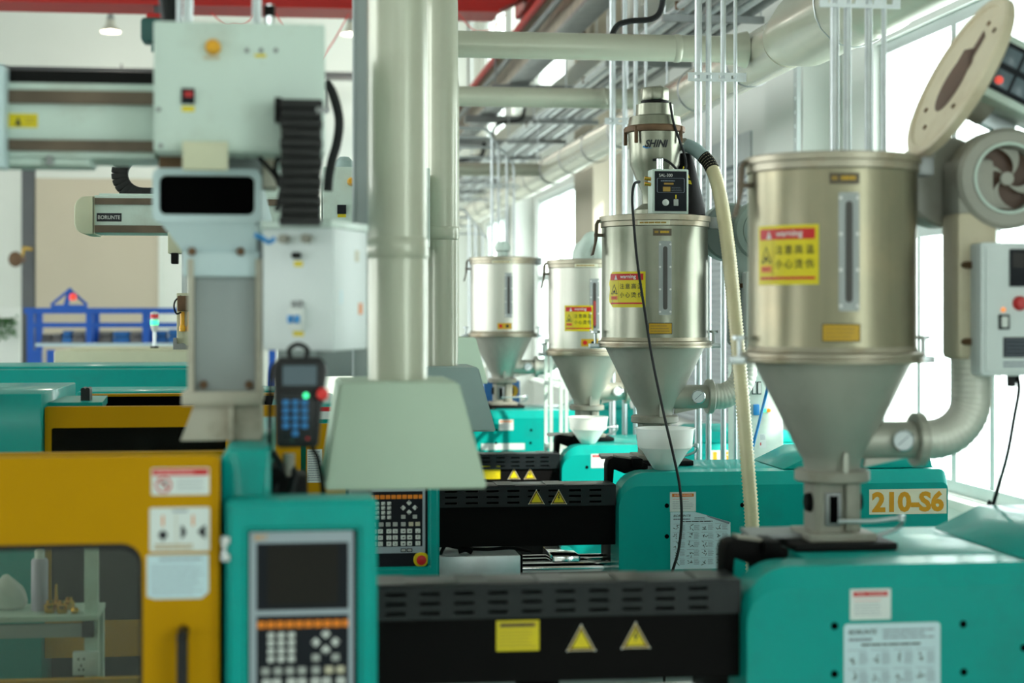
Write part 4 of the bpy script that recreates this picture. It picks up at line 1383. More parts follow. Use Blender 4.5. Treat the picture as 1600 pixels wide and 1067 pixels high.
# ================================================================== HOPPER DRYERS
def hopper(label, px, Y, z0, body, cone, lid, ang_cam, sticker=None, rim='steel_rim', rim_tag=True, sight='rubber', amber=True, blower='blower_grey'):
    cx = X(px, Y)
    c = Vector((cx, Y, z0))
    t = thing('hopper_dryer', label, 'hopper dryer', c, 'row of hopper dryers')
    P = lambda x, y, z: c + Vector((x, y, z))
    fin('base_plate', bx(cx - .155, Y - .14, z0, cx + .155, Y + .14, z0 + .022, bev=.003), 'black', t)
    fin('slide_plate', prism(B(), [(cx - .26, Y - .02), (cx - .05, Y - .02), (cx - .02, Y + .16), (cx - .24, Y + .16)], 'z', z0 + .024, z0 + .036), 'galv_dark', t)
    fin('throat_foot', bx(cx - .10, Y - .105, z0 + .022, cx + .105, Y + .105, z0 + .046, bev=.004), 'cast', t)
    fin('throat', prism(B(), [(cx - .055, Y - .07), (cx + .055, Y - .07), (cx + .07, Y - .055), (cx + .07, Y + .055), (cx + .055, Y + .07), (cx - .055, Y + .07), (cx - .07, Y + .055), (cx - .07, Y - .055)], 'z', z0 + .046, z0 + .192), 'cast', t)
    fin('sight_window', bx(cx - .045, Y - .078, z0 + .065, cx + .005, Y - .066, z0 + .165, bev=.004), 'galv_dark', t)
    fin('window_slot', bx(cx - .032, Y - .082, z0 + .075, cx - .008, Y - .072, z0 + .155), 'hole_black', t)
    for sx in (-1, 1):
        fin('side_knob', lathe(B(), [(0, .018), (.026, .016), (.03, 0)], P(sx * .069, -.01, .13), axis=(sx, 0, 0), seg=18), 'guard_dark', t)
    fin('throat_rib', bx(cx + .015, Y - .09, z0 + .05, cx + .045, Y - .06, z0 + .19, bev=.004), 'cast', t)
    fin('drain_handle', tube(B(), smooth_path([P(-.02, -.12, .085), P(.08, -.13, .085), P(.17, -.12, .09), P(.17, -.10, .06), P(.11, -.08, .035)], 5), .006, 8), 'galv', t)
    fin('handle_knob', lathe(B(), [(0, -.012), (.012, -.008), (.012, .008), (0, .012)], P(.172, -.12, .092), seg=12), 'galv', t)
    fin('lower_flange', lathe(B(), [(0, .192), (.105, .192), (.112, .197), (.112, .222), (.105, .228), (0, .228)], c, seg=40), 'cast', t)
    fin('cone', lathe(B(), [(.082, .226), (.088, .26), (.10, .275), (.238, .555)], c, seg=56), cone, t)
    fin('cone_rib', bx(cx + .0, Y - .115, z0 + .225, cx + .012, Y - .08, z0 + .285), cone, t)
    fin('flange_ring', lathe(B(), [(.236, .548), (.268, .548), (.270, .552), (.270, .560), (.266, .563), (.266, .566), (.270, .569), (.270, .577), (.256, .582), (.249, .60)], c, seg=64), rim, t)
    fin('shell', lathe(B(), [(.25, .58), (.25, 1.125)], c, seg=72), body, t, sharp=80)
    fin('rim_band', lathe(B(), [(.2505, 1.112), (.256, 1.116), (.256, 1.137), (.263, 1.14), (.263, 1.158), (.256, 1.162), (.245, 1.162), (.243, 1.10)], c, seg=72), rim, t)
    # clamps on the flange and latches on the rim
    for sx in (-1, 1):
        fin('flange_clamp', bx(cx + sx * .285 - .03, Y - .025, z0 + .545, cx + sx * .285 + .03, Y + .025, z0 + .567, bev=.003), 'galv', t)
        fin('clamp_bolt', lathe(B(), [(0, .56), (.007, .56), (.007, .615), (.022, .617), (.022, .628), (0, .63)], (cx + sx * .285, Y, z0), seg=14), 'galv', t)
    fin('latch', prism(B(), [(cx - .275, z0 + 1.15), (cx - .258, z0 + 1.15), (cx - .272, z0 + 1.13), (cx - .276, z0 + 1.06), (cx - .294, z0 + .985), (cx - .306, z0 + .98), (cx - .29, z0 + 1.04), (cx - .286, z0 + 1.13)], 'y', Y - .012, Y + .012), 'rail_brown', t)
    fin('latch_post', bx(cx - .29, Y - .010, z0 + 1.07, cx - .25, Y + .010, z0 + 1.085), 'rail_brown', t)
    fin('rim_hinge', bx(cx + .255, Y - .04, z0 + 1.11, cx + .305, Y + .04, z0 + 1.165, bev=.004), 'galv_dark', t)
    # sight glass
    ag = ang_cam + R(11)
    s = Decal()
    s.poly([(x, z) for x, z in rrect(-.030, -.170, .030, .170, .006, 3)], 'plate_steel')
    s.poly(rrect(-.010, -.145, .010, .145, .0098, 5), 'slot_grey', 2)
    if sight != 'rubber':
        s.poly(rrect(-.008, -.13, .008, .03, .007, 5), sight, 3)
    for k in range(4):
        for sx in (-1, 1):
            s.disc(sx * .024, -.155 + k * .103, .0052, 'ink_white', 2, 10)
    s.build('sight_glass', t, wrap(cx, Y, z0 + .872, .2515, ag), 'riveted vertical sight glass')
    if amber:
        s = Decal()
        s.rect(-.055, -.026, .055, .026, 'ink', 0, 4)
        s.rect(-.052, -.023, .052, .023, 'sticker_amber', 1, 4)
        s.lines(-.046, -.018, .046, .018, 3, 'ink_tan', 2, .4)
        s.build('rating_plate', t, wrap(cx, Y, z0 + .64, .251, ang_cam + R(6)), 'amber rating plate')
        s = Decal()
        s.rect(-.043, -.016, .043, .016, 'plate_brown', 0, 4)
        s.lines(-.01, -.008, .038, .010, 1, 'sticker_amber', 1, .6)
        s.lines(-.036, -.008, -.015, .010, 1, 'ink_tan', 1, .6)
        s.build('maker_plate', t, wrap(cx, Y, z0 + 1.082, .251, ang_cam + R(8)), 'dark brown maker plate')
    else:
        s = Decal()
        s.rect(-.055, -.024, .055, .024, 'sticker_amber', 0, 4)
        s.disc(-.03, 0, .014, 'sticker_red', 1)
        s.disc(.02, 0, .012, 'ink', 1)
        s.build('hazard_label', t, wrap(cx, Y, z0 + .635, .251, ang_cam + R(4)), 'amber hazard label')
    if rim_tag:
        s = Decal()
        s.rect(-.075, -.0105, .075, .0105, 'sticker_cream', 0, 6)
        s.lines(-.065, -.006, .065, .006, 1, 'ink_tan', 1, .6)
        s.build('rim_tag', t, wrap(cx, Y, z0 + 1.126, .2575, ang_cam + R(-1)), 'cream rim tag')
    if sticker:
        a0, zc, wd, ht, curl = sticker
        heat_sticker(t, wrap(cx, Y, z0 + zc, .2515, ang_cam + a0), wd, ht, curl)
    # hot air inlet: port, gauge, flange, elbow, heater column, box, blower
    fin('air_port', cyl(B(), P(.08, -.02, .315), P(.245, -.02, .315), .056, seg=28), cone, t)
    fin('port_gusset', prism(B(), [(cx + .09, z0 + .235), (cx + .24, z0 + .265), (cx + .10, z0 + .30)], 'y', Y - .03, Y - .01), cone, t)
    fin('port_flange', lathe(B(), [(0, 0), (.078, 0), (.082, .004), (.082, .026), (.078, .03), (0, .03)], P(.245, -.02, .315), axis=(1, 0, 0), seg=36), cone, t)
    g = fin('thermometer', lathe(B(), [(.034, -.02), (.034, .008), (.030, .012), (.028, .008), (0, .008)], P(.19, -.085, .318), axis=(-.15, -1, 0), seg=28), 'chrome', t)
    s = Decal()
    s.disc(0, 0, .028, 'gauge_face', 0, 24)
    s.poly([(-.017, -.013), (-.015, -.015), (.017, .014), (.016, .016)], 'ink_grey', 1)
    s.build('dial', g, flat(*(P(.19, -.085, .318) + Vector((-.0013, -.0087, 0))), ex=(.989, -.148, 0), n=(-.148, -.989, 0)))
    path = [P(.27, -.02, .315)] + [P(.30 + .13 * sin(a), -.02, .445 - .13 * cos(a)) for a in [R(10 * i) for i in range(10)]] + [P(.43, -.02, .56)]
    pp = resample(smooth_path(path, 6), .006)
    fin('flexible_duct', tube(B(), pp, .06, 24, rf=lambda i: .060 + .0022 * (i % 3 == 0)), 'flex_silver', t, sharp=60)
    bx0 = .365
    fin('heater_column', bx(cx + bx0, Y - .07, z0 + .555, cx + bx0 + .13, Y + .07, z0 + 1.0, bev=.02), {'blower_grey': 'lid_cream', None: 'box_white'}.get(blower, blower), t)
    cb = fin('control_box', prism(B(), rrect(cx + .405, z0 + .51, cx + .665, z0 + .905, .012), 'y', Y - .15, Y - .02, bev=.004), 'box_white', t, label='white dryer control box')
    yb_ = Y - .15
    fin('box_door', prism(B(), rrect(cx + .418, z0 + .522, cx + .653, z0 + .893, .01), 'y', yb_ - .006, yb_ - .0005, bev=.002), 'box_white', cb)
    xo = cx + .405
    fin('temperature_display', bx(xo + .085, yb_ - .014, z0 + .775, xo + .148, yb_ - .006, z0 + .885, bev=.002), 'panel_black', cb)
    fin('display_digits', bx(xo + .092, yb_ - .0155, z0 + .83, xo + .141, yb_ - .0135, z0 + .875), 'screen', cb)
    fin('pilot_lamp', lathe(B(), [(0, .02), (.014, .018), (.021, .008), (.022, 0)], (xo + .117, yb_ - .006, z0 + .725), axis=(0, -1, 0), seg=20), 'red', cb)
    fin('indicator', lathe(B(), [(0, .006), (.006, .004), (.006, 0)], (xo + .066, yb_ - .006, z0 + .706), axis=(0, -1, 0), seg=12), 'led_orange', cb)
    for k in (.068, .163):
        fin('rocker_switch', bx(xo + k - .017, yb_ - .012, z0 + .648, xo + k + .017, yb_ - .006, z0 + .692, bev=.002), 'panel_black', cb)
        fin('rocker', bx(xo + k - .010, yb_ - .016, z0 + .654, xo + k + .010, yb_ - .011, z0 + .686, bev=.002), 'key_white', cb)
    s = Decal()
    s.rect(0, 0, .108, .06, 'panel_black')
    for k in range(5):
        s.rect(.004, .006 + .011 * k, .104, .0085 + .011 * k, 'ink_grey', 1)
    s.lines(0, -.03, .108, -.01, 2, 'ink_grey', 1, .5)
    s.build('circuit_label', cb, flat(xo + .066, yb_ - .006, z0 + .565))
    fin('cable_gland', cyl(B(), (xo + .12, Y - .09, z0 + .515), (xo + .12, Y - .09, z0 + .475), .014, seg=12), 'black_plastic', cb)
    for zz_ in (.61, .84):
        fin('box_latch', cyl(B(), (xo - .02, Y - .06, z0 + zz_), (xo - .004, Y - .085, z0 + zz_), .011, seg=10), 'rust', cb)
    if blower:
        bc = P(.52, -.03, 1.10)
        bl = fin('blower', lathe(B(), [(.148, -.07), (.152, -.05), (.152, .045), (.140, .06), (.112, .066), (.104, .062), (.098, .03), (.098, -.04), (0, -.05)], bc, axis=(-.06, -1, 0), seg=48), blower, t)
        fin('motor', cyl(B(), bc + Vector((0, .06, 0)), bc + Vector((0, .22, 0)), .09, seg=28), blower, bl)
        fin('intake_ring', lathe(B(), [(.105, .058), (.108, .07), (.100, .072), (.098, .058)], bc, axis=(-.06, -1, 0), seg=40), 'robot_white' if blower == 'blower_grey' else blower, bl)
        for k in range(4):
            a0 = k * pi / 2 + .5
            bmf = B()
            ax = Vector((-.06, -1, 0)).normalized()
            e1, e2 = basis(ax)
            o1, o2 = [], []
            for i in range(9):
                rr = .016 + .08 * i / 8
                th = a0 + 1.0 * i / 8
                wv = .10 + .62 * (i / 8)
                for lst, off in ((o1, -wv * .5), (o2, wv * .5)):
                    lst.append(bmf.verts.new(bc + ax * (.035 + off * .01) + (e1 * cos(th + off) + e2 * sin(th + off)) * rr))
            for i in range(8):
                bmf.faces.new((o1[i], o1[i + 1], o2[i + 1], o2[i]))
            fin('intake_vane', bmf, 'blower_grey' if blower != 'blower_teal' else blower, bl)
        fin('hub', cyl(B(), bc + Vector((0, -.034, 0)), bc + Vector((0, -.045, 0)), .02, seg=16), blower, bl)
        fin('intake_dark', lathe(B(), [(0, .01), (.097, .01)], bc, axis=(-.06, -1, 0), seg=32), 'wood_brown', bl)
        fin('blower_outlet', bx(cx + bx0 + .005, Y - .065, z0 + .99, cx + bx0 + .12, Y + .065, z0 + 1.16, bev=.015), blower, bl)
        fin('scroll_housing', lathe(B(), [(0, -.06), (.13, -.06), (.14, -.05), (.14, .05), (.13, .06), (0, .06)], P(.395, .14, 1.10), axis=(0, 1, 0), seg=40), blower, bl)
        s = Decal()
        s.rect(-.009, -.035, .009, .035, 'sticker_white')
        s.rect(-.004, -.02, .004, .02, 'key_orange', 1)
        s.build('blower_label', bl, flat(cx + bx0 + .05, Y - .065, z0 + 1.11))
        s = Decal()
        s.rect(-.013, -.025, .013, .025, 'sticker_white')
        s.build('serial_label', bl, flat(cx + bx0 + .065, Y - .065, z0 + 1.025))
    # the lid
    if lid == 'open':
        lc = P(.405, .02, 1.415)
        n_ = Vector((-.89, .02, .46)).normalized()
        ld = fin('lid', lathe(B(), [(0, .006), (.235, .006), (.240, .014), (.262, .014), (.270, .008), (.270, -.016), (.262, -.022), (.20, -.026), (0, -.026)], lc, axis=n_, seg=64), 'lid_cream', t, label='cream lid swung open')
        a, b = basis(n_)
        # lid opening's dark inside painted on as flat brown patches: hole with a flap
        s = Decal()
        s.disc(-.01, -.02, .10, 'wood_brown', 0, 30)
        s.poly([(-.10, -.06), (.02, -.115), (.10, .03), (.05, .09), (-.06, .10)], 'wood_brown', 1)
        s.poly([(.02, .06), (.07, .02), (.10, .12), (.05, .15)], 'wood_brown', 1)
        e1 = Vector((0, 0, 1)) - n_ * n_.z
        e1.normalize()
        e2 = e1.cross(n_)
        s.build('painted_lid_hole', ld, lambda x, z, o: lc + n_ * (.0065 + o) + e2 * (x * .9) + e1 * z)
        for (x, z) in ((.15, .13), (.06, .17), (-.14, -.10), (-.06, -.17), (.12, -.12)):
            fin('lid_screw', lathe(B(), [(0, .013), (.008, .011), (.008, .006)], lc + e2 * x + e1 * z, axis=n_, seg=10), 'rust', ld)
        fin('lid_hinge', tube(B(), [P(.29, .0, 1.15), P(.31, .0, 1.18), lc + e1 * -.25 + n_ * -.02], .016, 10), 'cast', ld)
        # stub of the loader flange behind the lid
        fin('loader_neck', cyl(B(), lc - n_ * .026, lc - n_ * .12, .10, seg=32), 'blower_grey', ld)
    elif lid == 'closed':
        fin('lid', lathe(B(), [(.262, 1.150), (.262, 1.164), (.20, 1.172), (0, 1.176)], c, seg=64), rim, t)
    elif lid == 'dome':
        fin('lid', lathe(B(), [(.262, 1.150), (.262, 1.164), (.20, 1.172), (0, 1.176)], c, seg=64), rim, t)
        fin('air_elbow', tube(B(), smooth_path([P(.0, .04, 1.17), P(.0, .03, 1.24), P(.03, .0, 1.30), P(.06, .0, 1.28), P(.08, .0, 1.20), P(.08, .0, 1.165)], 6), .055, 20), 'robot_white', t)
        fin('filter_dome', lathe(B(), [(.12, 1.17), (.118, 1.22), (.10, 1.27), (.06, 1.305), (0, 1.315)], P(.04, .10, 0) - Vector((0, 0, 0)), seg=32), 'robot_white', t)
    elif lid == 'knob':
        fin('lid', lathe(B(), [(.262, 1.150), (.262, 1.164), (.20, 1.172), (0, 1.176)], c, seg=64), rim, t)
        fin('vent_knob', lathe(B(), [(.045, 1.17), (.045, 1.21), (.06, 1.22), (.065, 1.25), (.05, 1.285), (0, 1.295)], c, seg=28), 'robot_white', t)
    return t, c


h1, c1 = hopper('nearest stainless hopper dryer with its lid swung open', 1300, 4.97, 1.496, 'steel', 'cone_paint', 'open', R(-17.8), sticker=(R(-33), .865, .215, .173, False), rim_tag=False)
h2, c2 = hopper('stainless hopper dryer carrying the suction loader and black cable', 1023, 7.93, 1.477, 'steel_grey', 'cone_paint', 'closed', R(-12), sticker=(R(-33), .82, .205, .165, True), blower='blower_teal')
h3, c3 = hopper('pale hopper dryer with a domed air elbow, overlapped by the loader hopper', 917, 10.95, 1.36, 'steel_hazed', 'cone_paint', 'dome', R(-9.5), sticker=(R(-13), .79, .19, .165, False), sight='pellet_red', amber=False, blower=None)
h4, c4 = hopper('farthest pale hopper dryer with a small round vent knob', 785, 13.2, 1.445, 'steel_hazed', 'steel_hazed', 'knob', R(-7), amber=False, blower=None)

# controller box leaning behind the open lid of the nearest hopper (tilted with it)
p = at(1584, 122, 4.88)
mt = Matrix.Translation(p) @ Matrix.Rotation(R(25), 4, 'Y')
t = thing('loader_controller', 'tilted loader controller with dark keypad at the upper right corner', 'controller', p)
fin('case', bx(-.11, -.05, -.10, .14, .10, .10, bev=.008, mtx=mt), 'robot_white', t)
fin('fascia', bx(-.085, -.056, -.075, .12, -.0505, .075, mtx=mt), 'panel_black', t)
for i in range(3):
    for j in range(2):
        fin('key', bx(-.075 + .062 * i, -.060, -.062 + .07 * j, -.022 + .062 * i, -.0565, -.01 + .07 * j, bev=.002, mtx=mt), 'lcd', t)
fin('indicator', cyl(B(), mt @ Vector((-.06, -.058, -.045)), mt @ Vector((-.06, -.066, -.045)), .012, seg=12), 'led_red', t)
fin('mounting_bracket', bx(-.02, .09, -.14, .10, .13, -.06, mtx=mt), 'galv', t)

# ================================================================== SUCTION LOADER on hopper 2
zl = c2.z + 1.176
cx, cy = c2.x, c2.y
LC = Vector((cx, cy, zl))
t = thing('suction_loader', 'stainless suction loader with rusty clamp ring on top of the hopper', 'vacuum loader', LC)
fin('cone', lathe(B(), [(.10, 0), (.10, .02), (.06, .05), (.06, .10), (.118, .235), (.121, .30), (.125, .385)], LC, seg=48), 'steel_grey', t)
fin('clamp_ring', lathe(B(), [(.125, .385), (.142, .388), (.145, .40), (.142, .412), (.128, .418)], LC, seg=48), 'rust', t)
fin('upper_body', lathe(B(), [(.128, .416), (.120, .46), (.090, .468), (.088, .52), (.07, .525)], LC, seg=48), 'steel_grey', t)
hd = fin('motor_head', prism(B(), [(cx + .07 * cos(a), cy + .07 * sin(a)) for a in [R(22.5 + 45 * i) for i in range(8)]], 'z', zl + .535, zl + .60, bev=.012), 'steel_grey', t)
fin('head_gasket', lathe(B(), [(.05, .52), (.066, .522), (.066, .537), (.05, .538)], LC, seg=24), 'black', hd)
for a in (-140, -42, 20, 160):
    q = LC + Vector((.14 * cos(R(a)), .14 * sin(R(a)), .36))
    fin('clamp_lever', bx(q.x - .008, q.y - .008, q.z - .03, q.x + .008, q.y + .008, q.z + .05, bev=.003), 'rust', t)
s = Decal()
s.text('SHINI', -.056, -.017, .056, .019, 'ink', 1, .035, .3)
s.poly([(-.066, -.016), (-.05, -.022), (-.02, -.020), (-.05, -.016), (-.064, -.008)], 'tape_blue', 1)
s.build('loader_lettering', t, wrap(cx, cy, zl + .325, .1235, R(-8)), 'black SHINI lettering')
ox, oy = cx - .055, cy - .20
cb = fin('control_box', bx(ox, oy, zl - .01, ox + .172, oy + .1, zl + .20, bev=.006), 'robot_white', t, label='grey loader control box')
fin('fascia', bx(ox + .012, oy - .004, zl + .006, ox + .162, oy - .0004, zl + .19, bev=.001), 'panel_black', cb)
s = Decal()
s.text('SAL-300', .022, .158, .085, .172, 'ink_white', 1, .0)
s.outline(rrect(.012, .085, .142, .152, .006), .96, 'ink_grey', 1)
s.lines(.03, .132, .11, .146, 1, 'ink_grey', 1, .3)
s.rect(.045, .122, .09, .13, 'ink_tan', 1)
s.rect(.04, .09, .075, .112, 'ink_tan', 1)
s.lines(.08, .09, .135, .113, 3, 'ink_grey', 1, .2)
s.poly([(.098, .057), (.104, .057), (.104, .075), (.098, .075)], 'sticker_yellow', 1)
s.build('fascia_print', cb, flat(ox + .01, oy - .004, zl + .006))
fin('dial_knob', lathe(B(), [(0, .014), (.008, .013), (.015, .008), (.015, 0)], (ox + .062, oy - .004, zl + .045), axis=(0, -1, 0), seg=16), 'key_white', cb)
fin('switch', bx(ox + .10, oy - .01, zl + .03, ox + .122, oy - .004, zl + .06, bev=.002), 'key_grey', cb)
for zz_ in (.155, .13):
    fin('cable_gland', cyl(B(), (ox, oy + .03, zl + zz_), (ox - .03, oy + .03, zl + zz_ + .004), .009, seg=10), 'brass', cb)
fin('solenoid', cyl(B(), (ox + .045, oy + .04, zl + .20), (ox + .045, oy + .04, zl + .25), .016, seg=14), 'chrome', cb)
# filter bag with yellow lettering, outlet, motor cable
bg_ = fin('filter_bag', lathe(B(), [(0, .0), (.10, .0), (.095, .05), (.05, .24), (.035, .29), (0, .30)], LC + Vector((.15, .03, 0)), seg=24), 'black', t, label='black cloth filter bag')
s = Decal()
s.poly([(-.016, .0), (.016, .0), (.0, .03)], 'sticker_yellow', 1)
s.poly([(-.003, .006), (.003, .006), (.0, .02)], 'ink', 2)
for k in range(2):
    s.rect(-.013, -.03 - .032 * k, .013, -.010 - .032 * k, 'sticker_yellow', 1)
    s.lines(-.011, -.028 - .032 * k, .011, -.012 - .032 * k, 2, 'ink', 2, .25)
s.build('bag_label', bg_, flat(cx + .135, cy - .055, zl + .20, ex=(.96, 0, -.25), ez=(-.25, .25, .93), n=(0, -1, .2)))
fin('outlet', cyl(B(), LC + Vector((.11, 0, .335)), LC + Vector((.15, 0, .335)), .03, seg=18), 'steel_grey', t)
fin('motor_cable', tube(B(), smooth_path([at(a, b, cy - .13) for a, b in ((1047, 160), (1052, 190), (1062, 220), (1070, 245), (1071, 262), (1062, 272), (1055, 262), (1045, 253), (1035, 249), (1020, 250))]), .006, 8), 'rubber', t)
# clear suction hose
pts = [at(1069, 227, 7.93), at(1078, 229, 7.92), at(1092, 238, 7.9), at(1112, 262, 7.85), at(1126, 310, 7.75), at(1138, 390, 7.6), at(1148, 490, 7.45), at(1158, 600, 7.35), at(1167, 710, 7.3), at(1174, 800, 7.28), at(1176, 860, 7.27), at(1178, 1000, 7.26), at(1180, 1180, 7.25)]
sp = resample(smooth_path(pts, 10), .008)
t = thing('suction_hose', 'clear yellowish spiral suction hose hanging from the loader to the floor', 'hose', (sp[-1].x, sp[-1].y, 0))
sp = [q for q in sp if q.z > .12]
nc = 16
fin('hose_wall', tube(B(), sp[nc - 2:], .031, 14, rf=lambda i: .0280 + .006 * (i % 2)), 'hose_clear', t, sharp=80)
fin('hose_cuff', tube(B(), sp[:nc], .032, 16), 'hose_cuff', t)
fin('hose_clip', tube(B(), sp[nc - 2:nc + 9], .0335, 16), 'black', t)
fin('hose_end', cyl(B(), sp[-1], sp[-1] - Vector((0, 0, .12)), .034, seg=16), 'hose_cuff', t)
# thin black cable from the loader box over the hopper and machine
pts = [at(999, 284, 7.66), at(991, 288, 7.62), at(988, 310, 7.60), at(990, 345, 7.58), at(996, 410, 7.57), at(1008, 490, 7.55), at(1020, 565, 7.53), at(1038, 650, 7.46), at(1052, 710, 7.42), at(1062, 760, 7.41), at(1065, 810, 7.41), at(1060, 860, 7.41), at(1049, 900, 7.41), at(1040, 960, 7.41), at(1036, 1200, 7.41)]
fin('power_cable', tube(B(), smooth_path(pts), .0065, 8), 'rubber', label='thin black cable hanging down across the loader hopper and machine cover', cat='cable')
# cable from the dryer box down to the window sill
pts = [at(1590, 588, 4.88), at(1592, 610, 4.86), at(1585, 650, 4.9), at(1574, 710, 5.0), at(1560, 760, 5.3), at(1549, 798, 5.42), at(1545, 812, 5.45), at(1545, 1150, 5.45)]
fin('power_cable', tube(B(), smooth_path(pts), .007, 8), 'rubber', label='thin black cable hanging from the white dryer control box', cat='cable')
pts = [at(1204, 585, 8.4), at(1196, 620, 8.5), at(1186, 660, 8.5), at(1176, 700, 8.52), at(1172, 730, 8.6), at(1170, 900, 8.6)]
fin('power_cable', tube(B(), smooth_path(pts), .008, 8), 'tape_blue', label='dark blue cable hanging in front of the grey cabinet', cat='cable')


# white plastic bowls standing by the hopper throats
def bowl(label, px, Y, zb, r, h, group='white plastic bowls'):
    c = Vector((X(px, Y), Y, zb))
    prof = [(0, 0), (r * .35, 0), (r * .42, .008), (r * .78, h * .45), (r * .93, h * .55), (r * .99, h), (r * 1.03, h + .002), (r * 1.03, h - .006), (r * 1.0, h - .004),
            ]
    inner = [(r * .96, h), (r * .90, h * .56), (r * .75, h * .47), (r * .40, .014), (0, .012)]
    t = thing('plastic_bowl', label, 'bowl', c, group)
    fin('bowl_wall', lathe(B(), [prof[i] for i in range(6)] + [(r * 1.03, h), (r * 1.03, h + .004), (r * .97, h + .004)] + inner, c, seg=48), 'plastic_bowl', t)
    fin('residue', lathe(B(), [(0, .03), (r * .46, .03)], c, seg=24), 'sticker_cream', t)
    return t


bowl('white plastic bowl on the second machine below the loader hopper', 1039, 7.62, 1.4765, .133, .185)
bowl('white plastic bowl on the third machine beside a rusty bracket', 919, 10.66, 1.3585, .125, .165)

# ================================================================== TAKE-OUT ROBOTS
def sbox(px0, py0, px1, py1, Y, Y2, bev=0.0, **k):
    a, b = at(px0, py1, Y), at(px1, py0, Y)
    return bx(a.x, Y, a.z, b.x, Y2, b.z, bev=bev, **k)


t = thing('takeout_robot', 'white take-out robot with big cabinet standing on the nearest machine', 'robot', (X(345, 4.7), 4.8, Z(345, 702, 4.5)), 'take-out robots')
r1 = t
YR = 4.5
# traverse beam, seen end on
a, b = at(238, 347, YR), at(408, 264, YR)
bm = ringprism(B(), rrect(a.x, a.z, b.x, b.z, .02, 5), rrect(a.x + .017, a.z + .02, b.x - .017, b.z - .018, .018, 5), 'y', YR, 6.7)
fin('traverse_beam', bm, 'robot_blue', t)
fin('beam_dark_plate', bx(a.x + .015, YR + .03, a.z + .015, b.x - .015, YR + .04, b.z - .015), 'hole_black', t)  # black plate painting the darkness inside the hollow beam
# saddle, column, foot
zs0, zs1 = Z(325, 392, YR), a.z
fin('saddle', frustum(B(), (X(283, YR), YR + .03, X(400, YR), YR + .34, zs0), (X(250, YR), YR + .005, X(400, YR), YR + .36, zs1)), 'robot_blue', t)
x0, x1 = X(285, YR), X(405, YR)
zc0 = Z(345, 612, YR)
fin('column_head', bx(x0, YR + .02, Z(345, 432, YR), x1, YR + .10, zs0, bev=.004), 'robot_blue', t)
fin('column', bx(x0 + .03, YR + .045, zc0, x1 - .012, YR + .24, Z(345, 432, YR)), 'grey_paint', t)
for xx in (x0 + .012, x1 - .01):
    fin('column_flange', prism(B(), [(xx, zc0), (xx + .016, zc0), (xx + .016, zs0 - .02), (xx, zs0 - .02)], 'y', YR + .015, YR + .26), 'cream_dirty', t)
for px, py in ((300, 393), (376, 393), (318, 601), (389, 601)):
    q = at(px, py, YR + (.02 if py < 500 else .04))
    fin('bolt', lathe(B(), [(0, .012), (.011, .012), (.012, 0)], q, axis=(0, -1, 0), seg=6), 'rust', t)
zf = Z(350, 633, YR)
fin('foot_slab', bx(x0 - .002, YR - .01, zf, x1 + .008, YR + .32, zc0 - .0, bev=.003), 'cream_dirty', t)
zp = Z(375, 703, 4.2) + .002
fin('foot', frustum(B(), (X(282, YR), YR - .01, x1 + .006, YR + .34, zp), (X(303, YR), YR + .01, x1 + .004, YR + .30, zf)), 'cream_dirty', t)
fin('foot_rib', bx(X(357, YR), YR - .035, zp, X(365, YR), YR + .01, zf - .002), 'cream_dirty', t)
# kick beam to the left
a, b = at(-160, 243, 4.52), at(242, 132, 4.52)
fin('kick_beam', bx(a.x, 4.52, a.z, b.x, 4.78, b.z, bev=.004), 'robot_white', t)
for (p0, p1) in ((143, 158), (220, 233)):
    fin('linear_rail', sbox(-160, p0, 240, p1, 4.505, 4.53), 'rail_brown', t)
fin('cable_tray', sbox(-160, 112, 240, 133, 4.54, 4.74), 'black', t)
fin('belt_cover', sbox(-160, 241, 140, 256, 4.54, 4.7, bev=.004), 'robot_white', t)
fin('sensor_clip', sbox(72, 243, 82, 258, 4.52, 4.54), 'galv_dark', t)
fin('end_carriage', sbox(-30, 100, 6, 262, 4.44, 4.52, bev=.004), 'robot_blue', t)
s = Decal()
s.rect(0, 0, .085, .036, 'sticker_yellow')
s.poly([(.028, .005), (.044, .005), (.036, .028)], 'ink', 1)
s.lines(.055, .008, .08, .028, 2, 'ink_tan', 1, .3)
p = at(6, 199, 4.52)
s.build('caution_label', t, flat(p.x, 4.52, p.z), 'yellow caution label')
# cabinet
CY = 4.36
cab = fin('cabinet', sbox(240, 38, 508, 236, CY, 4.95, bev=.005), 'robot_white', t, label='pale grey robot control cabinet')
fin('cabinet_door', sbox(246, 44, 503, 231, CY - .005, CY - .0005, bev=.002), 'robot_white', cab)
q = at(333, 74, CY - .005)
fin('signal_button', lathe(B(), [(0, .028), (.012, .026), (.019, .016), (.020, 0)], q, axis=(0, -1, 0), seg=24), 'orange_button', cab)
s = Decal()
s.rect(-.020, -.005, .020, .005, 'key_tan')
p = at(331, 90, CY - .005)
s.build('button_label', cab, flat(p.x, CY - .005, p.z))
fin('display', sbox(283, 138, 304, 162, CY - .011, CY - .005, bev=.001), 'panel_black', cab)
fin('display_digits', sbox(288, 143, 301, 151, CY - .0125, CY - .0105), 'red', cab)
s = Decal()
s.rect(-.016, -.007, .016, .007, 'sticker_yellow')
p = at(294, 170, CY - .005)
s.build('display_label', cab, flat(p.x, CY - .005, p.z))
s = Decal()
s.rect(-.014, -.004, .014, .004, 'sticker_yellow')
p = at(407, 87, CY - .005)
s.build('knob_label', cab, flat(p.x, CY - .005, p.z))
for px, py in ((386, 79), (408, 79), (431, 79), (248, 171), (251, 228)):
    fin('cabinet_screw', lathe(B(), [(0, .005), (.006, .004), (.006, 0)], at(px, py, CY - .005), axis=(0, -1, 0), seg=10), 'galv_dark', cab)
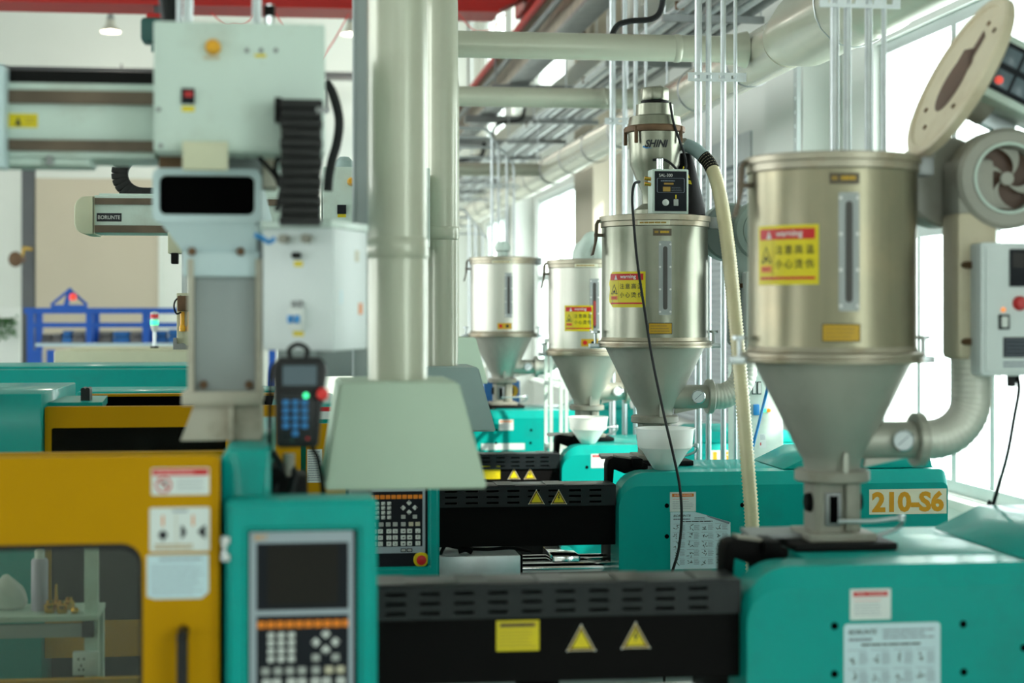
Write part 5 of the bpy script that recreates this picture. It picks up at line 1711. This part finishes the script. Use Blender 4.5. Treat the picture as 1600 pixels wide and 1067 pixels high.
# cream block and carriage below the cabinet
fin('carriage_plate', sbox(250, 236, 408, 266, 4.56, 4.9), 'grey_paint', t)
fin('carriage_dirt_guard', sbox(248, 236, 284, 262, 4.50, 4.56), 'rust', t)
fin('carriage_block', sbox(285, 221, 356, 265, 4.325, 4.352, bev=.003), 'cream', t)
for px in (364, 386, 400):
    fin('carriage_bolt', cyl(B(), at(px, 240, 4.5), at(px, 240, 4.56), .012, seg=10), 'galv_dark', t)
fin('carriage_bracket', sbox(410, 232, 432, 292, 4.56, 4.72, bev=.003), 'cream_dirty', t)
# top: vertical arm profiles through the cabinet
fin('arm_profile', sbox(286, -260, 300, 40, 4.6, 4.66, bev=.003), 'galv', t)
fin('arm_profile', sbox(394, -260, 408, 40, 4.6, 4.66, bev=.003), 'galv', t)
q = at(421, 40, 4.63)
fin('air_cylinder', cyl(B(), q, (q.x, q.y, Z(421, 8, 4.63)), .014, seg=16), 'chrome', t)
fin('cylinder_cap', cyl(B(), (q.x, q.y - .004, Z(421, 26, 4.63)), (q.x, q.y - .004, Z(421, 10, 4.63)), .0155, seg=16), 'black', t)
fin('cable_sleeve', tube(B(), [at(268, 40, 4.7), at(264, 10, 4.7), at(256, -60, 4.72), at(245, -200, 4.75)], .026, 12), 'rubber', t)
fin('rod', cyl(B(), at(280, 40, 4.66), at(280, -80, 4.66), .008, seg=10), 'galv', t)
# drag chain
for k in range(13):
    zz0 = 155 + k * 15.2
    fin('chain_link', sbox(438 + (k % 2) * 1.5 - .2 * k, zz0, 505 - (k % 2) * 1.5 - .2 * k, zz0 + 13.2, 4.24, 4.33, bev=.006), 'chain', t)
fin('chain_bracket', sbox(429, 152, 440, 186, 4.26, 4.355), 'black', t)
fin('chain_pin', cyl(B(), at(498, 172, 4.235), at(510, 172, 4.30), .008, seg=10), 'galv_dark', t)
fin('corrugated_hose', tube(B(), resample(smooth_path([at(a, b, 4.9) for a, b in ((508, 128), (518, 142), (527, 170), (530, 195), (526, 225), (519, 250), (514, 275), (512, 300))]), .006), .012, 12, rf=lambda i: .0125 + .0018 * (i % 2)), 'rubber', t, sharp=70)
for pts in ([(404, 245), (420, 262), (432, 278), (436, 292)], [(436, 240), (430, 265), (440, 290), (432, 330)]):
    fin('pneumatic_hose', tube(B(), smooth_path([at(a, b, 4.48) for a, b in pts]), .006, 8), 'black', t)
fin('blue_hose', tube(B(), smooth_path([at(a, b, 4.33) for a, b in ((398, 366), (410, 372), (420, 378), (430, 372))]), .006, 8), 'tape_blue', t)
# electrical box turned toward the aisle
L_, C_, R_ = at(410, 450, 4.47), at(521, 450, 4.36), at(574, 450, 4.62)
K_ = L_ + (R_ - C_)
zt_, zb_ = Z(470, 356, 4.4), Z(470, 548, 4.4)
eb = fin('electrical_box', prism(B(), [(q.x, q.y) for q in (L_, C_, R_, K_)], 'z', zb_, zt_, bev=.004), 'box_white', t, label='white robot electrical box')
fx = (C_ - L_).normalized()
fn_ = Vector((fx.y, -fx.x, 0))
EB = lambda px, py, o=0.0: (lambda f: L_ + fx * ((px - 410) / 111 * (C_ - L_).length) + fn_ * o + Vector((0, 0, Z(px, py, 4.42) - L_.z)))(0)
fin('box_ledge', prism(B(), [(q.x, q.y) for q in (L_ + fn_ * .012, C_ + fn_ * .012, R_ + fx * .004, K_)], 'z', zt_, zt_ + .02, bev=.003), 'robot_white', eb)
for px in (447, 482):
    fin('cable_entry', cyl(B(), EB(px, 373, 0), EB(px, 373, .02), .012, seg=14), 'cast', eb)
fin('selector_knob', cyl(B(), EB(467, 399, 0), EB(467, 399, .022), .009, seg=14), 'black', eb)
s = Decal()
s.rect(-.013, -.007, .013, .007, 'sticker_yellow')
s.build('knob_label', eb, flat(*EB(467, 412), ex=fx, n=fn_))
mtb = Matrix.Translation(EB(467, 497)) @ Matrix(((fx.x, -fn_.x, 0, 0), (fx.y, -fn_.y, 0, 0), (0, 0, 1, 0), (0, 0, 0, 1)))
fin('breaker', bx(-.020, -.02, -.032, .020, .0, .026, bev=.003, mtx=mtb), 'key_white', eb)
for k in (-.010, .010):
    fin('breaker_toggle', bx(k - .006, -.030, -.012, k + .006, -.018, .008, bev=.002, mtx=mtb), 'tape_blue', eb)
    fin('breaker_terminal', cyl(B(), mtb @ Vector((k, -.01, .030)), mtb @ Vector((k, -.01, .045)), .006, seg=10), 'galv_dark', eb)
s = Decal()
s.rect(-.016, -.006, .016, .006, 'sticker_yellow')
s.build('breaker_label', eb, flat(*EB(467, 521), ex=fx, n=fn_))
sd = (R_ - C_).normalized()
s = Decal()
s.rect(0, 0, .035, .03, 'key_tan')
s.build('side_label', eb, flat(*(C_ + sd * .17 + Vector((0, 0, zt_ - .085 - C_.z))), ex=sd, n=(sd.y, -sd.x, 0)))
s = Decal()
s.rect(0, 0, .035, .03, 'key_orange')
s.build('side_mark', eb, flat(*(C_ + sd * .2 + Vector((0, 0, zb_ + .09 - C_.z))), ex=sd, n=(sd.y, -sd.x, 0)))
s = Decal()
s.rect(0, 0, .018, .035, 'sticker_blue')
s.build('side_tick', eb, flat(*(C_ + sd * .05 + Vector((0, 0, zb_ + .12 - C_.z))), ex=sd, n=(sd.y, -sd.x, 0)))
fin('box_bracket', bx(L_.x - .02, 4.55, zt_ - .3, L_.x + .1, 4.8, zt_ - .02), 'grey_paint', t)

# handheld pendant hung below the box
PY = 4.30
a, b = at(426, 700, PY), at(512, 558, PY)
p = thing('teach_pendant', 'black handheld pendant with blue keys and red stop hanging under the box', 'pendant', ((a.x + b.x) / 2, PY, a.z))
w_, h_ = b.x - a.x, b.z - a.z
fin('case', prism(B(), [(a.x + w_ * u_, a.z + h_ * v_) for u_, v_ in ((.10, 0), (.80, 0), (.84, .04), (.90, .45), (1.0, .85), (.96, .95), (.84, 1.0), (.14, 1.0), (.04, .95), (0, .85), (.04, .45), (.05, .04))], 'y', PY, PY + .05, bev=.008), 'black_plastic', p)
fin('screen_frame', bx(a.x + w_ * .15, PY - .004, a.z + h_ * .67, a.x + w_ * .84, PY + .002, a.z + h_ * .93, bev=.002), 'rubber', p)
fin('screen', bx(a.x + w_ * .18, PY - .006, a.z + h_ * .69, a.x + w_ * .80, PY - .003, a.z + h_ * .91), 'lcd', p)
fin('keypad', bx(a.x + w_ * .15, PY - .003, a.z + h_ * .08, a.x + w_ * .72, PY + .002, a.z + h_ * .60, bev=.002), 'guard_black', p)
for j in range(5):
    for i in range(3):
        if j == 0 and i != 1:
            continue
        xx, zz_ = a.x + w_ * (.24 + .17 * i), a.z + h_ * (.16 + .085 * j)
        fin('key', bx(xx - .008, PY - .006, zz_ - .007, xx + .008, PY - .002, zz_ + .007, bev=.002), 'key_blue', p)
for px, py, m_ in ((456, 688, 'led_green'), (481, 685, 'led_red')):
    fin('mark', cyl(B(), at(px, py, PY - .002), at(px, py, PY - .004), .004, seg=8), 'green_dark' if m_ == 'led_green' else 'red', p)
fin('status_light', lathe(B(), [(0, .006), (.006, .004), (.007, 0)], at(478, 618, PY - .002), axis=(0, -1, 0), seg=14), 'led_green', p)
fin('stop_button', lathe(B(), [(0, .036), (.012, .035), (.016, .028), (.016, .020), (.010, .015), (.010, 0)], at(504, 615, PY + .005), axis=(0, -1, 0), seg=24), 'red_bright', p)
fin('hanger', tube(B(), smooth_path([at(454, 560, PY + .03), at(452, 546, PY + .03), at(466, 538, PY + .03), at(480, 546, PY + .03), at(478, 560, PY + .03)]), .006, 8), 'black', p)
fin('pendant_cable', tube(B(), smooth_path([at(436, 565, PY + .04), at(424, 580, PY + .05), at(422, 640, PY + .06), at(421, 700, PY + .1), at(420, 740, PY + .2)]), .006, 8), 'black', p)
fin('coil_cable', tube(B(), smooth_path([at(488, 700, PY + .03), at(496, 715, PY + .04), at(502, 745, PY + .1), at(505, 770, PY + .15)]), .007, 8), 'black', p)

# second robot behind
t = thing('takeout_robot', 'second take-out robot behind the first with its beam end showing', 'robot', (X(420, 7.6), 7.7, 1.82), 'take-out robots')
Y2 = 7.5
fin('kick_beam', sbox(147, 308, 500, 364, Y2, Y2 + .24, bev=.004), 'robot_white', t)
fin('linear_rail', sbox(147, 312, 500, 319, Y2 - .012, Y2 + .005), 'rail_brown', t)
fin('linear_rail', sbox(147, 354, 500, 363, Y2 - .012, Y2 + .005), 'rail_brown', t)
a, b = at(128, 366, Y2), at(148, 307, Y2)
fin('end_cap', prism(B(), rrect(a.x - .03, a.z, b.x, b.z, (.05, .002, .002, .05), 6), 'y', Y2 - .02, Y2 + .26, bev=.006), 'cream', t)
fin('top_cover', sbox(155, 303, 260, 309, Y2 + .02, Y2 + .2), 'robot_white', t)
s = Decal()
a, b = at(151, 346, Y2), at(190, 333, Y2)
s.rect(0, 0, b.x - a.x, b.z - a.z, 'ink')
s.text('BORUNTE', .006, .010, b.x - a.x - .006, b.z - a.z - .010, 'ink_white', 1, .004)
s.build('maker_plate', t, flat(a.x, Y2, a.z), 'black maker plate with white lettering')
ch = [at(225, 240, Y2 + .1)] + [at(225 + 38 * cos(R(q)) - 0, 272 - 34 * sin(R(q)), Y2 + .1) for q in range(110, 271, 16)] + [at(262, 306, Y2 + .1)]
pp = resample(smooth_path(ch, 6), .022)
for k in range(len(pp) - 1):
    q, e = pp[k], pp[k + 1]
    mt = Matrix.Translation((q + e) / 2) @ (e - q).to_track_quat('X', 'Y').to_matrix().to_4x4()
    fin('chain_link', bx(-.0125, -.035, -.022, .0125, .035, .022, bev=.004, mtx=mt), 'chain', t)
cab = fin('cabinet', sbox(505, 262, 672, 386, 7.35, 7.9, bev=.005), 'robot_white', t, label='pale grey robot control cabinet')
fin('display', sbox(527, 320, 541, 334, 7.34, 7.351), 'panel_black', cab)
s = Decal()
s.rect(-.018, -.007, .018, .007, 'sticker_yellow')
p_ = at(534, 337, 7.35)
s.build('display_label', cab, flat(p_.x, 7.35, p_.z))
fin('signal_button', lathe(B(), [(0, .05), (.012, .048), (.018, .02), (.018, 0)], at(549, 284, 7.35), axis=(0, -1, 0), seg=16), 'orange_button', cab)
fin('signal_dome', lathe(B(), [(.045, 0), (.04, .03), (.02, .05), (0, .053)], at(538, 263, 7.6), seg=20), 'hood_teal', cab)
fin('column', sbox(435, 362, 495, 620, 7.6, 7.85), 'grey_paint', t)
fin('traverse_beam', sbox(360, 268, 470, 330, 7.55, 9.6), 'robot_white', t)
fin('foot', sbox(428, 616, 505, 624, 7.5, 7.95), 'cream_dirty', t)
fin('valve_box', sbox(478, 500, 556, 588, 7.62, 7.8, bev=.004), 'grey_paint', t)
# its vertical arm with the gripper
fin('vertical_arm', sbox(262, 362, 284, 396, 7.46, 7.56, bev=.004), 'cream', t)
fin('arm_rod', sbox(284, 362, 292, 470, 7.5, 7.54), 'galv', t)
fin('gripper_plate', sbox(276, 458, 300, 540, 7.48, 7.52, bev=.003), 'cream', t)
for px in (285, 296):
    fin('gripper_finger', cyl(B(), at(px, 487, 7.46), at(px, 511, 7.46), .0095, seg=12), 'orange_button', t)
    fin('suction_cup', lathe(B(), [(0, -.02), (.013, -.018), (.014, 0), (.009, .01)], at(px, 511, 7.46), seg=12), 'orange_button', t)
fin('gripper_head', sbox(277, 462, 296, 486, 7.43, 7.48, bev=.004), 'rust', t)
fin('sprue_clamp', prism(B(), [(at(q, w, 7.46).x, at(q, w, 7.46).z) for q, w in ((271, 546), (271, 528), (276, 528), (277, 537), (286, 536), (294, 541), (293, 546), (280, 546))], 'y', 7.44, 7.5), 'galv_dark', t)
fin('arm_motor', sbox(267, 395, 278, 412, 7.44, 7.5, bev=.004), 'black', t)
fin('gripper_hose', tube(B(), smooth_path([at(a, b, 7.44) for a, b in ((283, 462), (274, 470), (272, 480), (276, 490), (283, 488))]), .004, 6), 'black', t)

# ================================================================== WORK TABLE seen through the door window
TY = 5.95
a = at(128, 900, TY)
t = thing('work_table', 'grey work table seen through the yellow door window', 'table', (X(60, TY), TY + .2, 0))
ztab = Z(100, 962, TY)
fin('table_top', bx(-2.2, TY, ztab - .02, X(152, TY), TY + .26, ztab, bev=.003), 'robot_white', t)
fin('apron', bx(-2.2, TY + .01, ztab - .075, X(128, TY), TY + .03, ztab - .03), 'grey_paint', t)
for xx in (X(130, TY), -2.15):
    fin('post', bx(xx, TY + .03, 0, xx + .045, TY + .075, 1.64), 'robot_white', t)
    fin('leg', bx(xx, TY + .20, 0, xx + .045, TY + .245, ztab - .02), 'robot_white', t)
fin('corner_block', bx(X(128, TY), TY - .004, ztab - .075, X(146, TY), TY + .03, ztab - .024), 'black', t)
fin('lower_shelf', bx(-2.15, TY + .04, .25, X(150, TY), TY + .24, .27), 'grey_paint', t)
q = at(135, 1035, TY + .02)
so = thing('power_socket', 'white wall socket fixed to the post of the work table', 'socket', (q.x, TY + .02, q.z - .04))
sp_ = fin('plate', bx(q.x - .044, TY + .0, q.z - .04, q.x + .044, TY + .029, q.z + .04, bev=.004), 'sticker_white', so)
for dx, dz in ((-.024, .016), (-.006, .016), (-.015, -.006), (-.022, -.02), (-.008, -.02)):
    fin('pin_hole', bx(q.x + dx - .003, TY - .001, q.z + dz - .004, q.x + dx + .003, TY + .002, q.z + dz + .004), 'hole_black', so)
fin('switch', bx(q.x + .012, TY - .003, q.z - .012, q.x + .034, TY + .002, q.z + .018, bev=.001), 'key_white', so)
q = at(62, 958, TY + .12)
t = thing('spray_can', 'pale violet spray can standing on the work table', 'can', (q.x, TY + .12, ztab))
cc = (q.x, TY + .12, ztab)
fin('can_body', lathe(B(), [(0, .001), (.028, .001), (.029, .006), (.029, .17), (.024, .18), (0, .18)], cc, seg=24), 'can_violet', t)
fin('cap', lathe(B(), [(.017, .18), (.017, .205), (.012, .21), (0, .21)], cc, seg=18), 'key_white', t)
for k, (px, yy, kind) in enumerate([(78, .06, 0), (88, .10, 1), (97, .05, 0), (117, .03, 2), (108, .12, 0)]):
    xx = X(px, TY + yy)
    prof = [[(0, .001), (.016, .001), (.02, .01), (.02, .03), (.012, .035), (.012, .045), (0, .045)],
            [(0, .001), (.014, .001), (.014, .02), (.006, .03), (.004, .09), (0, .095)],
            [(0, .001), (.010, .003), (.014, .012), (.010, .022), (0, .024)]][kind]
    fin('brass_fitting', lathe(B(), prof, (xx, TY + yy, ztab), seg=16), 'brass',
        label=['squat brass fitting at the left of the small pile', 'tall pointed brass fitting on the work table', 'squat brass fitting in the middle of the pile', 'small round brass fitting near the table edge', 'squat brass fitting at the back of the pile'][k], cat='fitting', group='brass fittings on the work table')
q = at(8, 950, TY + .1)
bmb = B()
bmesh.ops.create_icosphere(bmb, subdivisions=3, radius=.06)
for v in bmb.verts:
    k = 1 + .18 * sin(v.co.x * 60 + v.co.z * 35) * cos(v.co.y * 50)
    v.co = Vector((v.co.x * 1.1 * k + q.x, v.co.y * .8 * k + TY + .16, max(0.002, (v.co.z + .045) * k) + ztab))
fin('plastic_bag', bmb, 'bag_plastic', sharp=60, label='crumpled clear plastic bag at the left on the work table', cat='bag')

# ================================================================== GREY CABINET behind machine 2
a, b = at(1166, 566, 9.2), at(1224, 566, 9.2)
t = thing('electrical_cabinet', 'tall pale grey electrical cabinet with switches behind the second machine', 'cabinet', ((a.x + b.x) / 2, 9.35, 0))
fin('body', bx(a.x, 9.2, .05, b.x, 9.6, a.z, bev=.006), 'robot_white', t)
fin('plinth', bx(a.x + .01, 9.22, 0, b.x - .01, 9.58, .05), 'black', t)
dr = fin('door', bx(a.x + .012, 9.19, .08, b.x - .006, 9.1995, a.z - .012, bev=.003), 'robot_white', t)
for k, px in enumerate((1178, 1186)):
    q = at(px, 606, 9.19)
    fin('meter', bx(q.x - .011, 9.18, q.z - .035, q.x + .011, 9.19, q.z + .035, bev=.002), 'panel_black', dr)
    fin('meter_face', bx(q.x - .008, 9.177, q.z - .03, q.x + .008, 9.181, q.z + .03), 'key_white', dr)
q = at(1181, 640, 9.19)
fin('main_switch', bx(q.x - .016, 9.17, q.z - .03, q.x + .016, 9.19, q.z + .03, bev=.004), 'tape_blue', dr)
for px, m_ in ((1194, 'led_green'), (1201, 'led_orange')):
    fin('push_button', lathe(B(), [(0, .015), (.010, .012), (.011, 0)], at(px, 641, 9.19), axis=(0, -1, 0), seg=14), m_, dr)
s = Decal()
s.rect(0, 0, .04, .08, 'sticker_white')
s.rect(.006, .015, .012, .03, 'sticker_red', 1)
s.lines(.006, .045, .036, .075, 4, 'ink_grey', 1, .3)
p_ = at(1186, 700, 9.19)
s.build('label', dr, flat(p_.x, 9.19, p_.z))
# folding steel stand between the far machines
a, b = at(861, 600, 12.2), at(885, 600, 12.2)
t = thing('steel_stand', 'pale narrow steel stand between the third and farthest machines', 'stand', ((a.x + b.x) / 2, 12.3, 0))
for xx in (a.x, b.x):
    for yy in (12.2, 12.45):
        fin('leg', bx(xx - .012, yy - .012, 0, xx + .012, yy + .012, 1.98), 'robot_white', t)
for zz_ in (1.2, 1.66, 1.97):
    fin('cross_bar', ringprism(B(), rrect(a.x - .012, 12.19, b.x + .012, 12.46, .004, 2), rrect(a.x + .012, 12.215, b.x - .012, 12.435, .004, 2), 'z', zz_, zz_ + .025), 'robot_white', t)
fin('shelf', bx(a.x, 12.2, 1.2, b.x, 12.45, 1.215), 'robot_white', t)

# blue machine drive seen under the farthest hopper
p_, q_ = at(765, 634, 13.55), at(813, 598, 13.55)
t = thing('blue_rack', 'small blue rack with a yellow valve behind the farthest hopper throat', 'rack', ((p_.x + q_.x) / 2, 14, 0))
fin('panel', bx(p_.x, 13.95, 0, q_.x + .05, 14.05, q_.z, bev=.01), 'mold_blue', t)
fin('valve', cyl(B(), (q_.x - .02, 13.9, p_.z + .10), (q_.x - .02, 13.95, p_.z + .10), .05, seg=16), 'sticker_amber', t)
fin('foot', bx(p_.x - .05, 13.8, 0, q_.x + .1, 14.2, .03), 'mold_blue', t)

# ================================================================== BLUE MOLD RACK at the back
RY = 24.0
zr_ = Z(160, 490, RY)
a, b = at(48, 490, RY), at(425, 490, RY)
t = thing('mold_rack', 'blue steel mold rack with hoist frame in front of the beige door', 'rack', ((a.x + b.x) / 2, RY + .4, 0))
S_ = 26.0 / FPX * 0.92
posts = [a.x, X(140, RY), X(228, RY), X(320, RY), b.x]
for xx in posts:
    for yy in (RY, RY + .8):
        fin('post', bx(xx - .045, yy - .04, 0, xx + .045, yy + .04, zr_), 'rack_blue', t)
for yy in (RY, RY + .8):
    fin('top_beam', bx(a.x - .08, yy - .06, zr_, b.x + .05, yy + .06, zr_ + .08), 'rack_blue', t)
    fin('mid_beam', bx(a.x, yy - .03, Z(160, 508, RY) - .03, b.x, yy + .03, Z(160, 508, RY) + .03), 'rack_blue', t)
zsf = Z(160, 541, RY)
for yy in (RY - .06,):
    fin('shelf_edge', bx(a.x + .07, yy, zsf, b.x, yy + .06, zsf + .045), 'robot_blue', t)
fin('shelf', bx(a.x + .07, RY + .0, zsf, b.x, RY + .75, zsf + .04), 'rack_blue', t)
fin('lower_shelf', bx(a.x + .07, RY - .03, .7, b.x, RY + .75, .76), 'rack_blue', t)
for xx in (X(62, RY - .1), X(82, RY - .1)):
    fin('stair_leg', bx(xx - .05, RY - .3, 0, xx + .05, RY - .2, Z(70, 546, RY)), 'rack_blue', t)
# hoist frame on top
q0, q1, ap = at(80, 488, RY), at(136, 488, RY), at(109, 450, RY)
zt0 = zr_ + .08
fin('hoist_sill', bx(q0.x, RY - .05, zt0, q1.x, RY + .05, zt0 + .04), 'rack_blue', t)
fin('hoist_mast', prism(B(), [(ap.x - .09, zt0), (ap.x - .02, zt0), (ap.x + .03, ap.z), (ap.x - .02, ap.z)], 'y', RY - .03, RY + .03), 'rack_blue', t)
for e in (q0, q1):
    fin('hoist_brace', tube(B(), [(e.x, RY, zt0 + .04), (ap.x, RY, zt0 + .25)], .02, 8), 'rack_blue', t)
fin('beacon', lathe(B(), [(0, -.05), (.045, -.04), (.05, .0), (.035, .045), (0, .05)], at(114, 464, RY - .06), seg=16), 'led_red', t)
# molds on the shelf, each its own block
for k, (p0, p1, pt, m_, lab) in enumerate([(64, 80, 522, 'mold_grey', 'dark grey steel mold at the left end of the blue rack'),
                                           (81, 96, 521, 'mold_grey', 'second dark grey mold from the left on the blue rack'),
                                           (97, 112, 517, 'mold_blue', 'blue mold plate among grey molds in the first bay'),
                                           (113, 133, 518, 'mold_grey', 'dark grey mold beside the second post of the blue rack'),
                                           (153, 174, 518, 'mold_grey', 'wide grey mold at the left of the middle bay'),
                                           (176, 202, 518, 'mold_blue', 'wide blue mold in the middle bay'),
                                           (204, 222, 518, 'mold_grey', 'grey mold at the right of the middle bay'),
                                           (242, 260, 517, 'mold_blue', 'blue mold right of the signal tower'),
                                           (262, 280, 515, 'mold_blue', 'blue mold beside the hanging gripper')]):
    u0, u1 = at(p0, 541, RY + .1), at(p1, pt, RY + .1)
    mo = thing('steel_mold', lab, 'mold', ((u0.x + u1.x) / 2, RY + .3, zsf + .041), 'molds on the blue rack')
    zz0, zz1 = zsf + .041, u1.z
    hm = zz0 + (zz1 - zz0) * .48
    fin('lower_plate', bx(u0.x, RY + .1, zz0, u1.x, RY + .55, hm, bev=.006), m_, mo)
    fin('upper_plate', bx(u0.x + .008, RY + .11, hm + .012, u1.x - .008, RY + .54, zz1, bev=.006), m_, mo)
    fin('parting_core', bx(u0.x + .02, RY + .13, hm - .01, u1.x - .02, RY + .52, hm + .02), 'black', mo)
# signal tower
q = at(237, 540, 12.6)
zb4 = at(84, 548, 12.7).z + .015
t = thing('signal_tower', 'white signal tower with red and green lights standing on the cream cover', 'signal light', (q.x, 12.85, zb4))
c_ = Vector((q.x, 12.85, zb4))
fin('pole', cyl(B(), c_, c_ + Vector((0, 0, .12)), .012, seg=10), 'galv', t)
fin('base', lathe(B(), [(0, .12), (.015, .12), (.03, .16), (.03, .17), (0, .17)], c_, seg=16), 'key_white', t)
fin('green_segment', cyl(B(), c_ + Vector((0, 0, .171)), c_ + Vector((0, 0, .205)), .03, seg=16), 'led_green', t)
fin('clear_segment', cyl(B(), c_ + Vector((0, 0, .206)), c_ + Vector((0, 0, .22)), .03, seg=16), 'key_white', t)
fin('red_segment', cyl(B(), c_ + Vector((0, 0, .221)), c_ + Vector((0, 0, .25)), .03, seg=16), 'red_bright', t)
fin('cap', lathe(B(), [(.03, .251), (.03, .262), (0, .27)], c_, seg=16), 'key_white', t)
fin('foot', lathe(B(), [(0, .0), (.03, .0), (.03, .012), (0, .014)], c_, seg=16), 'black', t)
# hanging plant and small wall fan at the far left
q0, q1 = at(-30, 545, 30), at(30, 480, 30)
t = thing('planter_panel', 'white board with a hanging green plant at the left edge', 'planter', ((q0.x + q1.x) / 2, 30, 0))
fin('board', bx(q0.x - .3, 30, 0, q1.x + .02, 30.1, q1.z, bev=.01), 'wall_white', t)
q = at(8, 500, 29.9)
fin('trough', bx(q0.x, 29.75, q.z - .05, X(20, 29.8), 29.99, q.z + .03, bev=.01), 'column_grey', t)
bml = B()
for k in range(420):
    u_ = random.random()
    px = -25 + 50 * u_
    h_ = random.random() ** 1.3 * (34 - 14 * abs(u_ - .5))
    o = at(px, 496 + h_, 29.7 - random.random() * .2)
    dd = Vector((random.uniform(-1, 1), random.uniform(-1, .3), random.uniform(-1.2, .2))).normalized() * random.uniform(.04, .09)
    sdv = dd.cross(Vector((random.random(), random.random(), 1))).normalized() * .018
    vs_ = [bml.verts.new(v) for v in (o, o + dd * .5 + sdv, o + dd, o + dd * .5 - sdv)]
    bml.faces.new(vs_)
lf = fin('leaves', bml, 'leaf', t)
lf['kind'] = 'stuff'
q = at(24, 405, 30.2)
t = thing('wall_fan', 'small yellow and brown wall fan beside the dark steel column', 'fan', (q.x, 30.2, q.z - .15))
fin('cage', lathe(B(), [(0, .06), (.08, .05), (.13, .02), (.135, 0), (.13, -.02), (0, -.04)], q, axis=(-.5, -1, 0), seg=24), 'rust', t)
fin('motor', cyl(B(), q, q + Vector((.1, .2, 0)), .06, seg=14), 'wood_brown', t)
fin('bracket', tube(B(), [q + Vector((.08, .15, 0)), q + Vector((.1, .25, .2)), q + Vector((.16, .7, .2))], .025, 8), 'sticker_amber', t)
